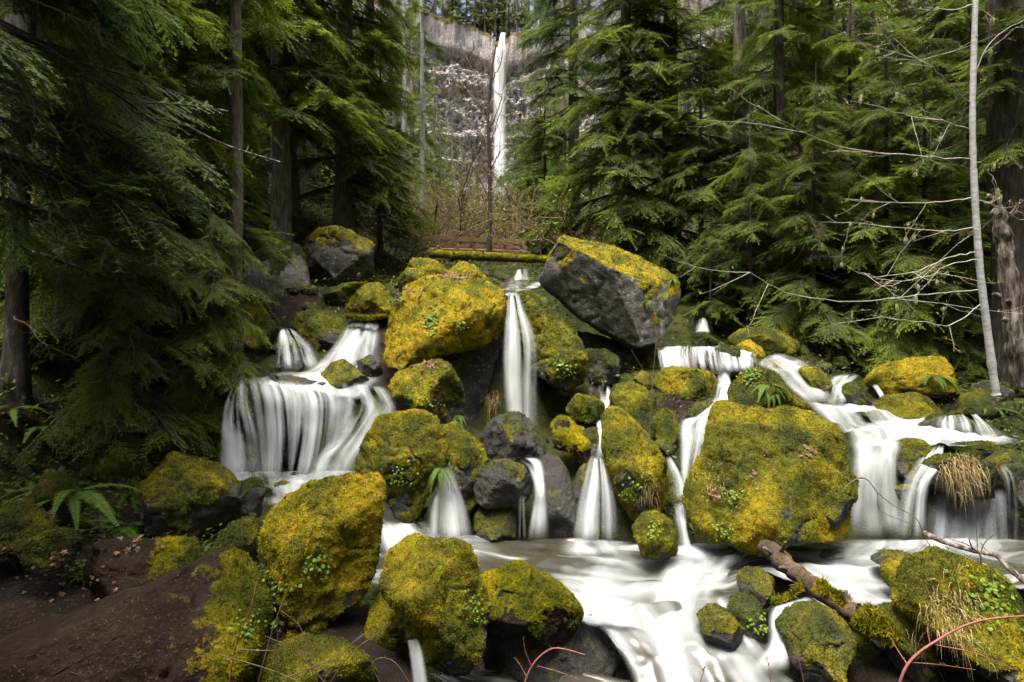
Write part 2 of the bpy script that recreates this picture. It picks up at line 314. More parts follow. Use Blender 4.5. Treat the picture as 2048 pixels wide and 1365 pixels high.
# ------------------------------------------------------------------ rocks: outline in photo pixels, distance d, half depth th (m)
# (label, d, th, outline, options)
ROCKS = [
 ('bare grey boulder with mossy crown beside the left cascade, under the hemlock boughs', 11.0, .9, [(521,462),(581,474),(601,522),(613,571),(609,611),(577,633),(537,631),(501,603),(476,563),(493,510)], dict(mat='pale_rock', moss=.26, warm=.25, lean=.25, sub=5)),
 ('dark overhanging boulder with moss on top, right of the bare grey boulder', 12.2, .9, [(585,480),(640,458),(700,462),(745,480),(742,540),(727,575),(660,592),(612,592),(598,540)], dict(mat='rock', moss=.36, warm=.5, lean=-.3)),
 ('low green mound of moss beside the top of the left cascade', 9.8, .45, [(577,627),(609,616),(650,621),(678,639),(684,660),(672,700),(646,718),(612,692),(578,662)], dict(moss=.75, warm=.35)),
 ('lumpy mossy rock with ferns left of the largest yellow boulder', 10.0, .45, [(682,623),(698,599),(734,567),(755,561),(779,575),(790,611),(780,640),(722,641),(690,637)], dict(moss=.72, warm=.5)),
 ('dark green mossy rock under the overhanging boulder', 10.9, .5, [(648,585),(690,569),(740,565),(735,594),(690,618),(650,616)], dict(moss=.7, warm=.2)),
 ('largest yellow mossy boulder left of the central waterfall', 8.8, 1.05, [(758,680),(766,640),(790,600),(800,562),(840,549),(900,545),(960,553),(1003,578),(1012,610),(1006,650),(990,684),(940,698),(900,705),(850,722),(795,738),(764,718)], dict(moss=.86, warm=.78, lean=.35, sub=6, bed=False, fac=5)),
 ('dark undercut rock face below the largest yellow boulder', 9.1, .75, [(795,690),(900,680),(1000,660),(1030,720),(1040,800),(1020,850),(900,870),(820,810)], dict(mat='rock', moss=.18, warm=.3, sub=5)),
 ('black recessed rock wall behind the central waterfall', 9.35, .5, [(985,640),(1005,604),(1060,600),(1100,640),(1112,740),(1100,850),(1040,868),(985,850)], dict(mat='wet_rock', moss=.2, warm=.2, bed=False)),
 ('rounded yellow moss hump behind the largest boulder, left one', 10.6, .5, [(803,543),(828,515),(870,519),(897,545),(880,566),(810,570)], dict(moss=.9, warm=.7)),
 ('pointed yellow moss hump behind the largest boulder, right one', 10.1, .5, [(885,552),(918,522),(950,530),(978,562),(965,582),(895,582)], dict(moss=.9, warm=.75)),
 ('small green moss hump on the left shoulder of the largest boulder', 9.7, .4, [(793,560),(812,537),(840,535),(852,550),(840,575),(800,585)], dict(moss=.9, warm=.45, bed=False)),
 ('green mossy boulder on the right of the central waterfall', 9.0, .75, [(1012,600),(1037,583),(1069,577),(1101,587),(1142,629),(1166,684),(1172,716),(1160,766),(1126,780),(1098,768),(1060,745),(1035,690)], dict(moss=.78, warm=.45, lean=.3, sub=6, bed=False)),
 ('huge tilted grey boulder with mossy roof, right of the central waterfall', 10.6, 1.35, [(1126,461),(1182,474),(1263,498),(1323,523),(1359,547),(1371,575),(1363,603),(1347,627),(1327,664),(1307,688),(1259,702),(1238,684),(1206,668),(1182,651),(1162,639),(1126,603),(1079,563),(1081,551),(1101,502)], dict(mat='pale_rock', moss=.38, warm=.68, sub=6, bed=False, cuts=[(.34,-.50,.80,.52),(-.52,-.78,-.34,.46),(.12,-.98,-.12,.62),(.75,-.62,.1,.66)], slope=1.4, rough=.9, pn=1.0, mx=.4)),
 ('dark boulder supporting the huge tilted boulder from below', 10.9, .9, [(1150,660),(1240,680),(1310,680),(1320,720),(1290,770),(1190,780),(1150,730)], dict(mat='rock', moss=.25, warm=.2)),
 ('dark mossy block below the tip of the huge tilted boulder', 9.5, .45, [(1174,698),(1214,700),(1238,716),(1236,760),(1206,774),(1178,766)], dict(moss=.5, warm=.15)),
 ('small yellow mossy rock right of the central waterfall base', 8.0, .35, [(1130,819),(1158,790),(1190,797),(1212,813),(1208,831),(1174,845),(1146,841)], dict(moss=.85, warm=.5)),
 ('brown slanting slab with bare top between two thin falls', 7.1, .3, [(1100,858),(1116,832),(1138,839),(1176,877),(1182,901),(1180,945),(1160,930),(1140,905),(1112,880)], dict(mat='brown_rock', moss=.42, warm=.55, bed=False)),
 ('small dark mossy stone beside the narrow stream above the fan fall', 7.5, .25, [(1160,866),(1190,853),(1211,866),(1208,893),(1200,930),(1174,924)], dict(moss=.42, warm=.2, bed=False)),
 ('tall wedge of yellow moss right of the fan shaped fall', 6.6, .5, [(1208,833),(1222,811),(1246,817),(1279,849),(1303,889),(1335,929),(1345,970),(1338,1012),(1310,1035),(1270,1040),(1243,1005),(1222,950),(1207,900)], dict(moss=.80, warm=.58, lean=.25, sub=5)),
 ('mossy tussock rock above the tall moss wedge', 8.3, .45, [(1218,799),(1234,772),(1263,764),(1295,776),(1313,801),(1309,828),(1275,842),(1238,824)], dict(moss=.8, warm=.32)),
 ('long low yellow mossy rock below the right upper cascade', 8.8, .5, [(1309,768),(1325,742),(1355,735),(1400,740),(1436,752),(1442,774),(1420,796),(1383,806),(1333,797)], dict(moss=.86, warm=.52)),
 ('little moss cushion left of the long low mossy rock', 9.1, .3, [(1261,762),(1287,743),(1311,752),(1309,776),(1283,782)], dict(moss=.85, warm=.45)),
 ('upright mossy stone beside the double waterfall', 7.6, .3, [(1313,835),(1335,817),(1355,829),(1360,853),(1356,892),(1327,900),(1309,875)], dict(moss=.8, warm=.5)),
 ('dark mossy bank behind the tall moss wedge', 8.0, .4, [(1250,830),(1320,825),(1352,880),(1345,930),(1300,930),(1262,880)], dict(moss=.5, warm=.1)),
 ('dark wet stone at the head of the double waterfall', 7.9, .3, [(1377,831),(1396,808),(1428,800),(1442,813),(1422,835),(1390,852)], dict(mat='wet_rock', moss=.4, warm=.2)),
 ('broad flat faced mossy boulder, largest in the right foreground', 5.95, .5, [(1452,808),(1501,814),(1561,822),(1626,826),(1660,838),(1692,863),(1708,882),(1699,920),(1686,965),(1672,1050),(1600,1068),(1534,1074),(1505,1094),(1470,1090),(1420,1066),(1385,1044),(1366,1012),(1371,980),(1395,935),(1420,890),(1437,850)], dict(moss=.70, warm=.62, lean=.42, sub=6, expo=.42, cuts=[(-.05,-.82,.56,.36),(-.7,-.6,.2,.62),(.35,-.85,.1,.56)], rough=.8)),
 ('mossy ledge with brown twigs at the right end of the broad boulder', 5.75, .28, [(1628,968),(1668,950),(1705,948),(1733,960),(1712,990),(1690,1040),(1680,1066),(1635,1074)], dict(moss=.6, warm=.4)),
 ('mossy hump draped with a hanging fern above the broad boulder', 6.9, .4, [(1458,790),(1454,768),(1481,739),(1533,733),(1561,752),(1589,784),(1622,816),(1655,836),(1610,850),(1540,850),(1478,830)], dict(moss=.7, warm=.35, sub=5)),
 ('rounded brown rock with water sliding over its left side, right upper cascade', 8.65, .35, [(1610,735),(1642,733),(1662,760),(1660,796),(1642,808),(1616,780)], dict(mat='rock', moss=.5, warm=.5)),
 ('dark green round rock between two small falls into the right pool', 8.6, .3, [(1687,786),(1706,766),(1735,770),(1752,792),(1749,818),(1714,818),(1688,812)], dict(moss=.55, warm=.3)),
 ('yellow green mossy rock at the far edge of the right pool', 8.2, .4, [(1761,814),(1795,792),(1843,788),(1878,800),(1898,826),(1865,840),(1843,850),(1810,840)], dict(moss=.85, warm=.5)),
 ('wide mossy bank with orange top under the right hemlock', 9.2, .6, [(1738,765),(1783,731),(1843,719),(1916,715),(1942,731),(1940,765),(1884,782),(1843,796),(1775,798)], dict(moss=.82, warm=.7, sub=5)),
 ('domed wet rock under a thin veil of water at the right edge', 7.6, .4, [(1848,852),(1884,834),(1932,836),(1972,848),(1997,868),(2008,893),(1924,900),(1858,880)], dict(mat='wet_rock', moss=.35, warm=.3)),
 ('round brown green rock standing in the right waterfall lip', 6.85, .3, [(1785,913),(1803,889),(1831,878),(1864,885),(1880,905),(1857,945),(1820,967),(1793,953)], dict(moss=.6, warm=.42, sub=5)),
 ('flat dark mossy rock above the grassy overhang', 7.0, .3, [(1912,895),(1964,887),(2005,889),(2025,909),(2015,925),(1976,928),(1940,917)], dict(moss=.4, warm=.3)),
 ('overhanging dark rock topped with hanging dry grass', 6.35, .38, [(1851,957),(1876,929),(1904,913),(1944,915),(1997,939),(2015,973),(2003,1000),(1944,994),(1884,985)], dict(moss=.45, warm=.2, bed=False, sub=5)),
 ('black wet rock wall behind the misty right falls', 7.0, .45, [(1845,975),(1950,960),(2055,975),(2070,1050),(2060,1125),(1940,1125),(1850,1110)], dict(mat='wet_rock', moss=.15, warm=.1)),
 ('dark mossy rock at the right frame edge beside the grassy overhang', 6.5, .4, [(2003,930),(2040,905),(2090,910),(2100,1010),(2090,1120),(2030,1125),(2022,1020)], dict(mat='wet_rock', moss=.42, warm=.25)),
 ('small stone ledge jutting from the right waterfall', 6.25, .2, [(1793,983),(1827,974),(1853,988),(1832,1004),(1803,1002)], dict(mat='wet_rock', moss=.3, warm=.3, bed=False)),
 ('small round mossy rock in the pool left of the broad boulder', 5.6, .26, [(1270,1062),(1290,1035),(1318,1026),(1342,1040),(1355,1070),(1352,1108),(1320,1120),(1283,1114)], dict(moss=.68, warm=.45)),
 ('tall blocky golden mossy boulder in the left foreground', 4.6, .5, [(504,1000),(530,983),(600,976),(700,963),(735,959),(758,980),(757,1010),(748,1050),(750,1100),(742,1170),(715,1212),(660,1238),(610,1253),(563,1220),(528,1170),(506,1100)], dict(moss=.72, warm=.66, sub=6, expo=.55, lean=.12, fac=4)),
 ('big mossy boulder with bare cracked brow, bottom centre', 4.3, .42, [(750,1131),(780,1091),(797,1085),(839,1095),(907,1103),(937,1123),(953,1156),(965,1190),(975,1216),(973,1280),(957,1308),(941,1342),(891,1347),(855,1333),(840,1290),(806,1225),(772,1195),(753,1172)], dict(moss=.74, warm=.55, sub=6, lean=.3, fac=4)),
 ('low mossy rock with bare brown back, bottom centre beside the pool outflow', 4.5, .36, [(957,1165),(990,1155),(1027,1146),(1050,1150),(1084,1169),(1125,1184),(1154,1208),(1169,1233),(1160,1258),(1150,1276),(1110,1280),(1060,1272),(1010,1268),(975,1268),(966,1208)], dict(mat='brown_rock', moss=.52, warm=.48, sub=6, fac=3)),
 ('rounded dark mossy boulder left of the left waterfall base', 5.6, .5, [(257,947),(281,920),(323,917),(381,931),(430,957),(459,986),(469,1009),(453,1045),(435,1075),(406,1096),(360,1098),(312,1064),(265,1000)], dict(moss=.52, warm=.40, sub=6, lean=.2)),
 ('dark wet stone behind the golden foreground boulder, at the foam edge', 5.9, .3, [(447,972),(501,963),(521,990),(512,1040),(468,1048),(455,1005)], dict(mat='rock', moss=.4, warm=.3)),
 ('small mossy stone wedged left of the golden foreground boulder', 5.0, .25, [(424,1083),(451,1052),(493,1042),(509,1069),(499,1104),(464,1116),(433,1112)], dict(moss=.62, warm=.4)),
 ('smooth dark slab with mossy right end on the left bank', 4.4, .4, [(132,1150),(172,1096),(232,1090),(306,1098),(364,1096),(391,1131),(388,1164),(330,1190),(265,1210),(166,1236),(140,1200)], dict(mat='brown_rock', moss=.26, warm=.45, sub=6, mx=1.6, slope=.3, pn=.5)),
 ('big earthy brown slab with mossy right rim, bottom left corner', 3.5, .75, [(250,1205),(306,1183),(373,1160),(414,1163),(449,1195),(478,1237),(487,1270),(480,1340),(470,1440),(330,1470),(100,1480),(-120,1450),(-120,1340),(40,1280),(160,1235)], dict(mat='brown_rock', moss=.14, warm=.5, sub=6, mx=2.0, lean=.6, slope=.2, rough=1.0, pn=.4)),
 ('mossy rock cut by the left frame edge', 4.3, .3, [(-40,1018),(0,1020),(33,1032),(67,1057),(68,1080),(25,1105),(-40,1115)], dict(moss=.62, warm=.4)),
 ('small mossy rock on the left bank beside the smooth dark slab', 4.15, .25, [(44,1100),(70,1073),(108,1069),(134,1090),(131,1130),(83,1146),(48,1132)], dict(moss=.6, warm=.35)),
 ('narrow mossy rock behind the left bank fern', 4.95, .28, [(75,945),(99,955),(124,999),(143,1032),(120,1065),(83,1060),(62,1007)], dict(moss=.62, warm=.4)),
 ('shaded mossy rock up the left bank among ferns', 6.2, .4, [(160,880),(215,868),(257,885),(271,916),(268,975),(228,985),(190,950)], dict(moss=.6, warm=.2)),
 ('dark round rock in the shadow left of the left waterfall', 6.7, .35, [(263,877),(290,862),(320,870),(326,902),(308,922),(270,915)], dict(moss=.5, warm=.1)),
 ('mossy boulder with hanging fern between the left and centre falls', 6.05, .55, [(704,930),(718,877),(742,845),(779,829),(843,827),(865,837),(881,873),(892,905),(888,940),(872,970),(855,990),(842,1025),(826,1042),(795,1025),(770,990),(735,980),(708,965)], dict(moss=.72, warm=.55, sub=6, lean=.1, fac=4)),
 ('mossy block capped with brown dead fern under the largest yellow boulder', 7.6, .5, [(773,774),(787,748),(827,728),(875,719),(902,738),(922,784),(930,813),(926,850),(903,850),(879,860),(855,835),(795,826),(777,802)], dict(moss=.7, warm=.55, sub=5, bed=False)),
 ('mossy rock right of the hanging fern boulder', 6.7, .4, [(872,860),(908,845),(926,869),(966,893),(975,925),(960,966),(952,1010),(925,1015),(897,970),(882,915)], dict(moss=.58, warm=.4, sub=5)),
 ('dark wet rock at the foot of the central waterfall', 7.3, .4, [(958,870),(989,837),(1021,826),(1069,832),(1091,849),(1104,893),(1080,930),(1021,938),(973,935),(960,895)], dict(mat='wet_rock', moss=.36, warm=.25)),
 ('smooth black boulder splashed by the central waterfall', 6.45, .4, [(945,980),(963,937),(1012,924),(1050,936),(1068,963),(1064,995),(1030,1012),(975,1016),(948,1005)], dict(mat='wet_rock', moss=.16, warm=.3, sub=5)),
 ('green stained rock at the pool edge under the smooth black boulder', 6.4, .35, [(945,1048),(958,1018),(1010,1008),(1032,1030),(1034,1080),(990,1092),(952,1086)], dict(mat='wet_rock', moss=.52, warm=.3)),
 ('tall black wet rock left of the fan shaped fall', 6.5, .4, [(1070,925),(1095,905),(1118,916),(1143,960),(1150,1010),(1148,1085),(1103,1090),(1090,1010)], dict(mat='wet_rock', moss=.24, warm=.3, sub=5)),
 ('dark rock under the fan shaped fall', 6.75, .35, [(1150,950),(1190,920),(1225,950),(1250,1020),(1255,1090),(1145,1095),(1140,1020)], dict(mat='wet_rock', moss=.3, warm=.3)),
 ('small mossy rock under the log in the lower stream', 4.95, .2, [(1479,1165),(1504,1143),(1526,1145),(1547,1163),(1551,1192),(1530,1212),(1498,1208),(1483,1185)], dict(mat='wet_rock', moss=.58, warm=.4)),
 ('black mossy rock in the middle of the lower rapids', 4.55, .2, [(1460,1230),(1477,1203),(1504,1200),(1528,1212),(1533,1252),(1521,1285),(1488,1282),(1464,1255)], dict(mat='wet_rock', moss=.5, warm=.35)),
 ('low wet rock half under water left of the black mossy rock', 4.4, .2, [(1398,1242),(1428,1222),(1458,1230),(1490,1265),(1487,1286),(1451,1292),(1408,1284)], dict(mat='wet_rock', moss=.45, warm=.4)),
 ('large round dark rock with moss skirt, bottom right under the log', 4.2, .36, [(1571,1270),(1602,1242),(1639,1228),(1681,1237),(1706,1265),(1704,1308),(1691,1345),(1655,1368),(1610,1366),(1577,1318)], dict(mat='wet_rock', moss=.52, warm=.42, sub=6)),
 ('sloping dark mossy rock at the bottom right below the log', 4.1, .35, [(1783,1238),(1828,1229),(1857,1272),(1892,1310),(1925,1365),(1935,1430),(1825,1440),(1805,1330),(1786,1284)], dict(moss=.52, warm=.4, sub=5)),
 ('big shaggy grass topped mossy mound at the right frame edge', 3.9, .5, [(1828,1195),(1851,1165),(1888,1140),(1941,1131),(1998,1150),(2060,1176),(2110,1230),(2100,1330),(1980,1328),(1904,1310),(1856,1280),(1830,1232)], dict(moss=.78, warm=.5, sub=6, lean=.2)),
 ('flat yellow moss cushion in the stream left of the grassy mound', 4.95, .26, [(1781,1150),(1802,1133),(1836,1126),(1870,1136),(1876,1156),(1845,1180),(1809,1192),(1785,1175)], dict(moss=.82, warm=.6)),
 ('flat dark stone awash behind the yellow moss cushion', 5.25, .25, [(1750,1130),(1790,1113),(1830,1116),(1854,1128),(1800,1144)], dict(mat='wet_rock', moss=.4, warm=.4)),
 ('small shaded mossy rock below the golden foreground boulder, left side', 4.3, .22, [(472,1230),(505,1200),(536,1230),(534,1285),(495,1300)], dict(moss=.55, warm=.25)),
 ('low mossy rock at the bottom edge among red canes', 3.75, .4, [(480,1350),(540,1312),(600,1316),(680,1322),(738,1345),(765,1440),(490,1450)], dict(moss=.56, warm=.45, sub=5)),
 ('steep mossy flank beside the little rill, bottom centre left', 4.65, .3, [(738,1215),(772,1192),(796,1246),(818,1284),(824,1330),(800,1370),(765,1340),(735,1300)], dict(moss=.7, warm=.45)),
 ('black wet ledge under the low mossy rock, bottom centre', 4.55, .4, [(960,1275),(1080,1262),(1190,1245),(1235,1280),(1275,1335),(1300,1440),(960,1450),(940,1350)], dict(mat='wet_rock', moss=.26, warm=.3, sub=5)),
 ('tiny round stone in the stream above the central waterfall', 11.2, .2, [(1033,577),(1045,569),(1057,576),(1055,588),(1036,589)], dict(mat='wet_rock', moss=.4, warm=.3)),
 ('dark stone below the small distant fall right of the tilted boulder', 11.0, .3, [(1381,678),(1408,665),(1436,672),(1444,686),(1416,698),(1388,694)], dict(mat='rock', moss=.5, warm=.15)),
 ('bright yellow moss lump beside the right upper cascade', 10.0, .3, [(1477,693),(1501,680),(1521,693),(1532,715),(1500,715)], dict(moss=.95, warm=.7)),
 ('row of green moss humps behind the right upper cascade', 10.8, .5, [(1458,677),(1489,657),(1533,653),(1581,661),(1604,687),(1597,716),(1537,722),(1480,706)], dict(moss=.85, warm=.3)),
 ('small moss hump on the bank behind the right upper cascade', 11.4, .35, [(1526,668),(1553,642),(1580,655),(1588,678),(1550,690)], dict(moss=.85, warm=.35)),
 ('dark rock splitting the right upper cascade', 9.6, .35, [(1418,715),(1436,693),(1481,695),(1507,719),(1503,748),(1452,754),(1422,748)], dict(mat='wet_rock', moss=.4, warm=.25)),
 ('steep mossy bank left of the left cascade', 9.3, .6, [(440,600),(465,580),(492,587),(523,631),(545,660),(515,715),(480,735),(435,700)], dict(moss=.7, warm=.38)),
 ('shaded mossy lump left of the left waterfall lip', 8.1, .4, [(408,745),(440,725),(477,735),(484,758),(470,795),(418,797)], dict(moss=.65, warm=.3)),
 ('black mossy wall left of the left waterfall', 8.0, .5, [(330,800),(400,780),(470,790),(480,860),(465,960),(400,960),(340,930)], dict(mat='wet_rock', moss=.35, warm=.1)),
 ('brown rounded rock in the left cascade pool', 7.95, .28, [(632,755),(658,728),(682,721),(706,738),(745,768),(740,790),(706,786),(660,772)], dict(mat='wet_rock', moss=.55, warm=.45)),
 ('broad dark rock dome under the left waterfall', 7.65, .55, [(470,768),(501,749),(561,751),(626,764),(676,784),(704,813),(712,853),(690,905),(670,960),(541,972),(500,930),(490,870),(470,813)], dict(mat='wet_rock', moss=.14, warm=.3, sub=6, expo=.6)),
 ('round wet rock under the upper left cascade', 8.65, .3, [(548,714),(573,696),(599,700),(610,724),(600,748),(558,748)], dict(mat='wet_rock', moss=.25, warm=.3)),
 ('small wet rock at the foot of the upper left cascade, by the yellow boulder', 8.3, .28, [(714,726),(734,711),(757,715),(764,752),(738,764),(716,752)], dict(mat='wet_rock', moss=.2, warm=.3)),
 ('tiny wet stone in the foam below the left waterfall', 6.55, .16, [(545,975),(560,964),(576,968),(580,985),(560,994),(546,988)], dict(mat='wet_rock', moss=.2, warm=.3)),
 ('mossy boulder closing the white pool beyond the right frame edge', 5.3, .7, [(2145,970),(2290,940),(2420,1000),(2430,1250),(2300,1320),(2150,1250)], dict(moss=.7, warm=.4)),
]

ROCK_OBJ = []; BVHS = []; BED = []     # BED: (x, y, z, radius) points the ground passes through

def radial(poly, cx, cy):
    th = np.linspace(-np.pi, np.pi, 720, endpoint=False); R = np.zeros(720)
    p = np.array(poly, dtype=float) - (cx, cy); p[:, 1] *= -1
    q = np.roll(p, -1, axis=0); d = np.stack([np.cos(th), np.sin(th)], 1)
    for a, b in zip(p, q):
        e = b - a; den = d[:, 0] * e[1] - d[:, 1] * e[0]; den = np.where(abs(den) < 1e-9, 1e-9, den)
        tt = (a[0] * e[1] - a[1] * e[0]) / den; uu = (a[0] * d[:, 1] - a[1] * d[:, 0]) / den
        ok = (uu >= -1e-6) & (uu <= 1 + 1e-6) & (tt > 0); R = np.where(ok, np.maximum(R, tt), R)
    k = np.exp(-0.5 * (np.arange(-12, 13) / 5.0) ** 2); k /= k.sum()
    Rp = np.concatenate([R[-12:], R, R[:12]]); return th, np.convolve(Rp, k, 'valid')

def make_rock(idx, label, d, th, poly, o):
    mat = o.get('mat', 'rock'); moss = o.get('moss', .6); warm = o.get('warm', .5); lean = o.get('lean', .15)
    expo = o.get('expo', .60); sub = o.get('sub', 5); seed = 100 + idx * 13; r = np.random.default_rng(seed)
    a = np.array(poly, float); cx, cy = (a.min(0) + a.max(0)) / 2 * .5 + a.mean(0) * .5
    tht, R = radial(poly, cx, cy)
    D, F = ico(sub); x, y, z = D[:, 0], D[:, 1], D[:, 2]
    rho = np.sqrt(x * x + z * z); ang = np.arctan2(z, x)
    Rv = np.interp(ang, np.append(tht, np.pi), np.append(R, R[0])) * (d / FPX)
    rho2 = rho ** expo; y2 = np.sign(y) * np.abs(y) ** expo
    nrm = (rho2 ** 2.2 + np.abs(y2) ** 2.2) ** (1 / 2.2); rho2 /= np.maximum(nrm, 1e-6) ** .6; y2 /= np.maximum(nrm, 1e-6) ** .6
    L = np.stack([Rv * rho2 * np.cos(ang), th * y2, Rv * rho2 * np.sin(ang)], 1)
    size = (a.max(0) - a.min(0)).mean() * d / FPX; hh = (a[:, 1].max() - a[:, 1].min()) * d / FPX
    # facets: planes that shave the front and the top
    cuts = list(o.get('cuts', []))
    for k in range(0 if 'cuts' in o else o.get('fac', 3) + 5):
        n = np.array((r.uniform(-.9, .9), -r.uniform(.4, 1), r.uniform(-.5, .9))); n /= np.linalg.norm(n); cuts.append((*n, r.uniform(.50, .74)))
    for c in cuts:
        n = np.array(c[:3]); n /= np.linalg.norm(n); dd = L @ n; h = c[3] * dd.max(); ex = np.maximum(dd - h, 0)
        L -= n * (ex * .93)[:, None]
    L[:, 1] += lean * L[:, 2] * th / max(hh, .3) * 1.6        # upper part leans back
    C = P(cx, cy, d); W = L + C
    Nn = vnormals(W, F)
    sil = np.clip(1.25 * np.abs(Nn[:, 1]) + .35, .35, 1)       # keep the outline steady
    n1 = fbm(W * (2.6 / max(size, .35)), 4, seed) ; n2 = fbm(W * 7.0, 4, seed + 5)
    rid = np.clip(1 - np.abs(fbm(W * (2.0 / max(size, .5) + .8), 3, seed + 15)) * 7, 0, 1) ** 2
    W = W + Nn * ((n1 * size * .060 * sil - rid * .022 * size * sil) * o.get('rough', 1) + n2 * .030 * min(1, size))[:, None]
    Nn = vnormals(W, F)
    # moss, more on top; the bare darker bases also stand in for shade
    rel = (W[:, 2] - C[2]) / max(hh, .1)
    pn = fbm(W * (2.2 / max(size, .5) + 1.2), 4, seed + 9, .6)
    s = o.get('slope', .95)
    v = .5 + (moss - .5) * 1.9 + (Nn[:, 2] * .42 + .04) * s + rel * .75 + pn * o.get('pn', .95) - rid * .25
    if 'mx' in o: v += o['mx'] * ((W[:, 0] - C[0]) / (size) )
    msk = smooth(.28, .88, v)
    # cushions of moss stand proud of the stone
    cush = np.maximum(fbm(W * 13.0, 3, seed + 21), -.2) * .030 + .014
    W = W + Nn * (msk * cush * min(1, .4 + size * .5))[:, None]
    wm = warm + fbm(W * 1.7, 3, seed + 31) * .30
    base = np.array((C[0], C[1], W[:, 2].min())); V = W - base
    me = mesh_np('boulder', V, F, True, {'moss': msk, 'warm': wm})
    ob = link('boulder' if size > .55 else 'rock', me, M[mat], None, tuple(base))
    tag(ob, label, 'rock')
    ROCK_OBJ.append(ob); BVHS.append(BVHTree.FromPolygons(W.tolist(), F.tolist()))
    # fuzz: short moss shoots
    tri = W[F]; fn = np.cross(tri[:, 1] - tri[:, 0], tri[:, 2] - tri[:, 0]); ar = np.linalg.norm(fn, axis=1) * .5; fn /= np.maximum(ar * 2, 1e-12)[:, None]
    fm = msk[F].mean(1); pnf = fbm(tri.mean(1) * 24.0, 2, seed + 3)
    vis = (fn[:, 1] < .35)
    wgt = ar * smooth(.45, .75, fm + pnf * .35) * vis; tot = wgt.sum()
    n = int(min(tot * (240000 / (d * d)) , 20000))
    if n > 40:
        f = r.choice(len(F), n, p=wgt / tot); b = r.dirichlet((1, 1, 1), n); p0 = (tri[f] * b[:, :, None]).sum(1); nn = fn[f]
        hgt = (r.uniform(.006, .017, n) * (0.65 + 0.5 * d / 6))[:, None]
        j = r.normal(0, .55, (n, 3)); dirn = nn + j + np.array((0, 0, -.12)); dirn /= np.linalg.norm(dirn, axis=1, keepdims=True)
        side = np.cross(dirn, r.normal(0, 1, (n, 3))); side /= np.linalg.norm(side, axis=1, keepdims=True)
        wd = hgt * .33; VV = np.stack([p0 - side * wd - nn * .004, p0 + side * wd - nn * .004, p0 + dirn * hgt], 1).reshape(-1, 3) - base
        wmf = np.repeat((wm[F[f]] * b).sum(1) + r.normal(0, .05, n), 3)
        fo = link('moss', mesh_np('moss', VV, np.arange(n * 3).reshape(-1, 3), False, {'warm': wmf}), M['moss'], ob)
        fo['kind'] = 'stuff'
    if o.get('bed', True):
        BED.append((C[0], C[1] + th * .1, W[:, 2].min() + .22 * hh, .45 * (a[:, 0].max() - a[:, 0].min()) * d / FPX + .1))
    return ob

for i, (lb, d, th, poly, o) in enumerate(ROCKS): make_rock(i, lb, d, th, poly, o)

# ------------------------------------------------------------------ water: ribbons through cross-sections (xl, yl, xr, yr, d[, d right])
WATER_BED = []
def water(name, label, mat, secs, bed=False, bulge=0.0, nu=28, nv=9, fade_in=.12, fade_out=.18, edge=.24, layers=1, waves=0.0, rimw=.05):
    for lay in range(layers):
        Lp = np.array([P(s[0], s[1], s[4]) for s in secs]); Rp = np.array([P(s[2], s[3], s[5] if len(s) > 5 else s[4]) for s in secs])
        A = spline(Lp, nv); B = spline(Rp, nv); n = len(A); u = np.linspace(0, 1, nu)
        V = A[:, None] * (1 - u)[None, :, None] + B[:, None] * u[None, :, None]
        bul = np.sin(np.pi * u) ** .8 * bulge; V[:, :, 1] -= bul[None]; V[:, :, 2] += bul[None] * .35
        if lay: V[:, :, 1] += .07 * lay; 
        mid = V[:, nu // 2]; sl = np.concatenate([[0], np.cumsum(np.linalg.norm(np.diff(mid, axis=0), axis=1))]); wid = np.linalg.norm(A - B, axis=1).mean()
        q = V.reshape(-1, 3)
        g0 = np.meshgrid(u * wid, sl); fl = np.stack([g0[0].ravel() * 5 + lay * 9, g0[1].ravel() * .9, g0[0].ravel() * 0], 1); dn = fbm(fl, 3, 70 + len(WATER_BED))
        q = q.copy(); q[:, 1] -= dn * min(.05, wid * .10); q[:, 2] += dn * min(.05, wid * .10) * .5 + (fbm(q * np.array((2.4, 4.2, 1)), 3, 77) * waves * 1.5 if waves else 0)
        g = np.meshgrid(u, sl); uu = g[0].ravel(); ss = g[1].ravel(); tot = sl[-1]
        jag = fbm(np.stack([ss * 3, uu * 2, uu * 0 + lay * 5], 1), 2, 40 + lay) * .5
        fade = smooth(0, edge, uu * (1 + jag * .9)) * smooth(0, edge * 1.3, (1 - uu) * (1 - jag * .9))
        rim = smooth(0, rimw, uu) * smooth(0, rimw, 1 - uu) * smooth(0, .03, ss / tot) * smooth(0, .03, 1 - ss / tot)
        fade = fade * (smooth(0, fade_in, ss / tot) if fade_in else 1) * (smooth(0, fade_out, 1 - ss / tot) if fade_out else 1)
        flow = np.stack([uu * wid + lay * 3.7 + len(WATER_BED) * 1.3, ss, uu * 0 + lay * 11 + len(BED)], 1)
        F = [(i * nu + j, i * nu + j + 1, (i + 1) * nu + j + 1, (i + 1) * nu + j) for i in range(n - 1) for j in range(nu - 1)]
        base = q[q[:, 2].argmin()].copy()
        if lay == 0:
            parent = link(name, mesh_np(name, q - base, np.array(F), True, {'fade': fade, 'flow': flow, 'rim': rim}), M[mat], None, tuple(base))
            tag(parent, label, None, None, 'structure'); b0 = base
        else:
            c = link('water_layer', mesh_np(name, q - b0, np.array(F), True, {'fade': fade, 'flow': flow, 'rim': rim}), M['veil_thin'], parent); c['kind'] = 'stuff'
    if bed:
        for k in range(0, n, 3):
            for f in (.1, .5, .9):
                m = A[k] * (1 - f) + B[k] * f; WATER_BED.append((m[0], m[1], m[2] - .22, max(.22, wid * .22)))
    return parent

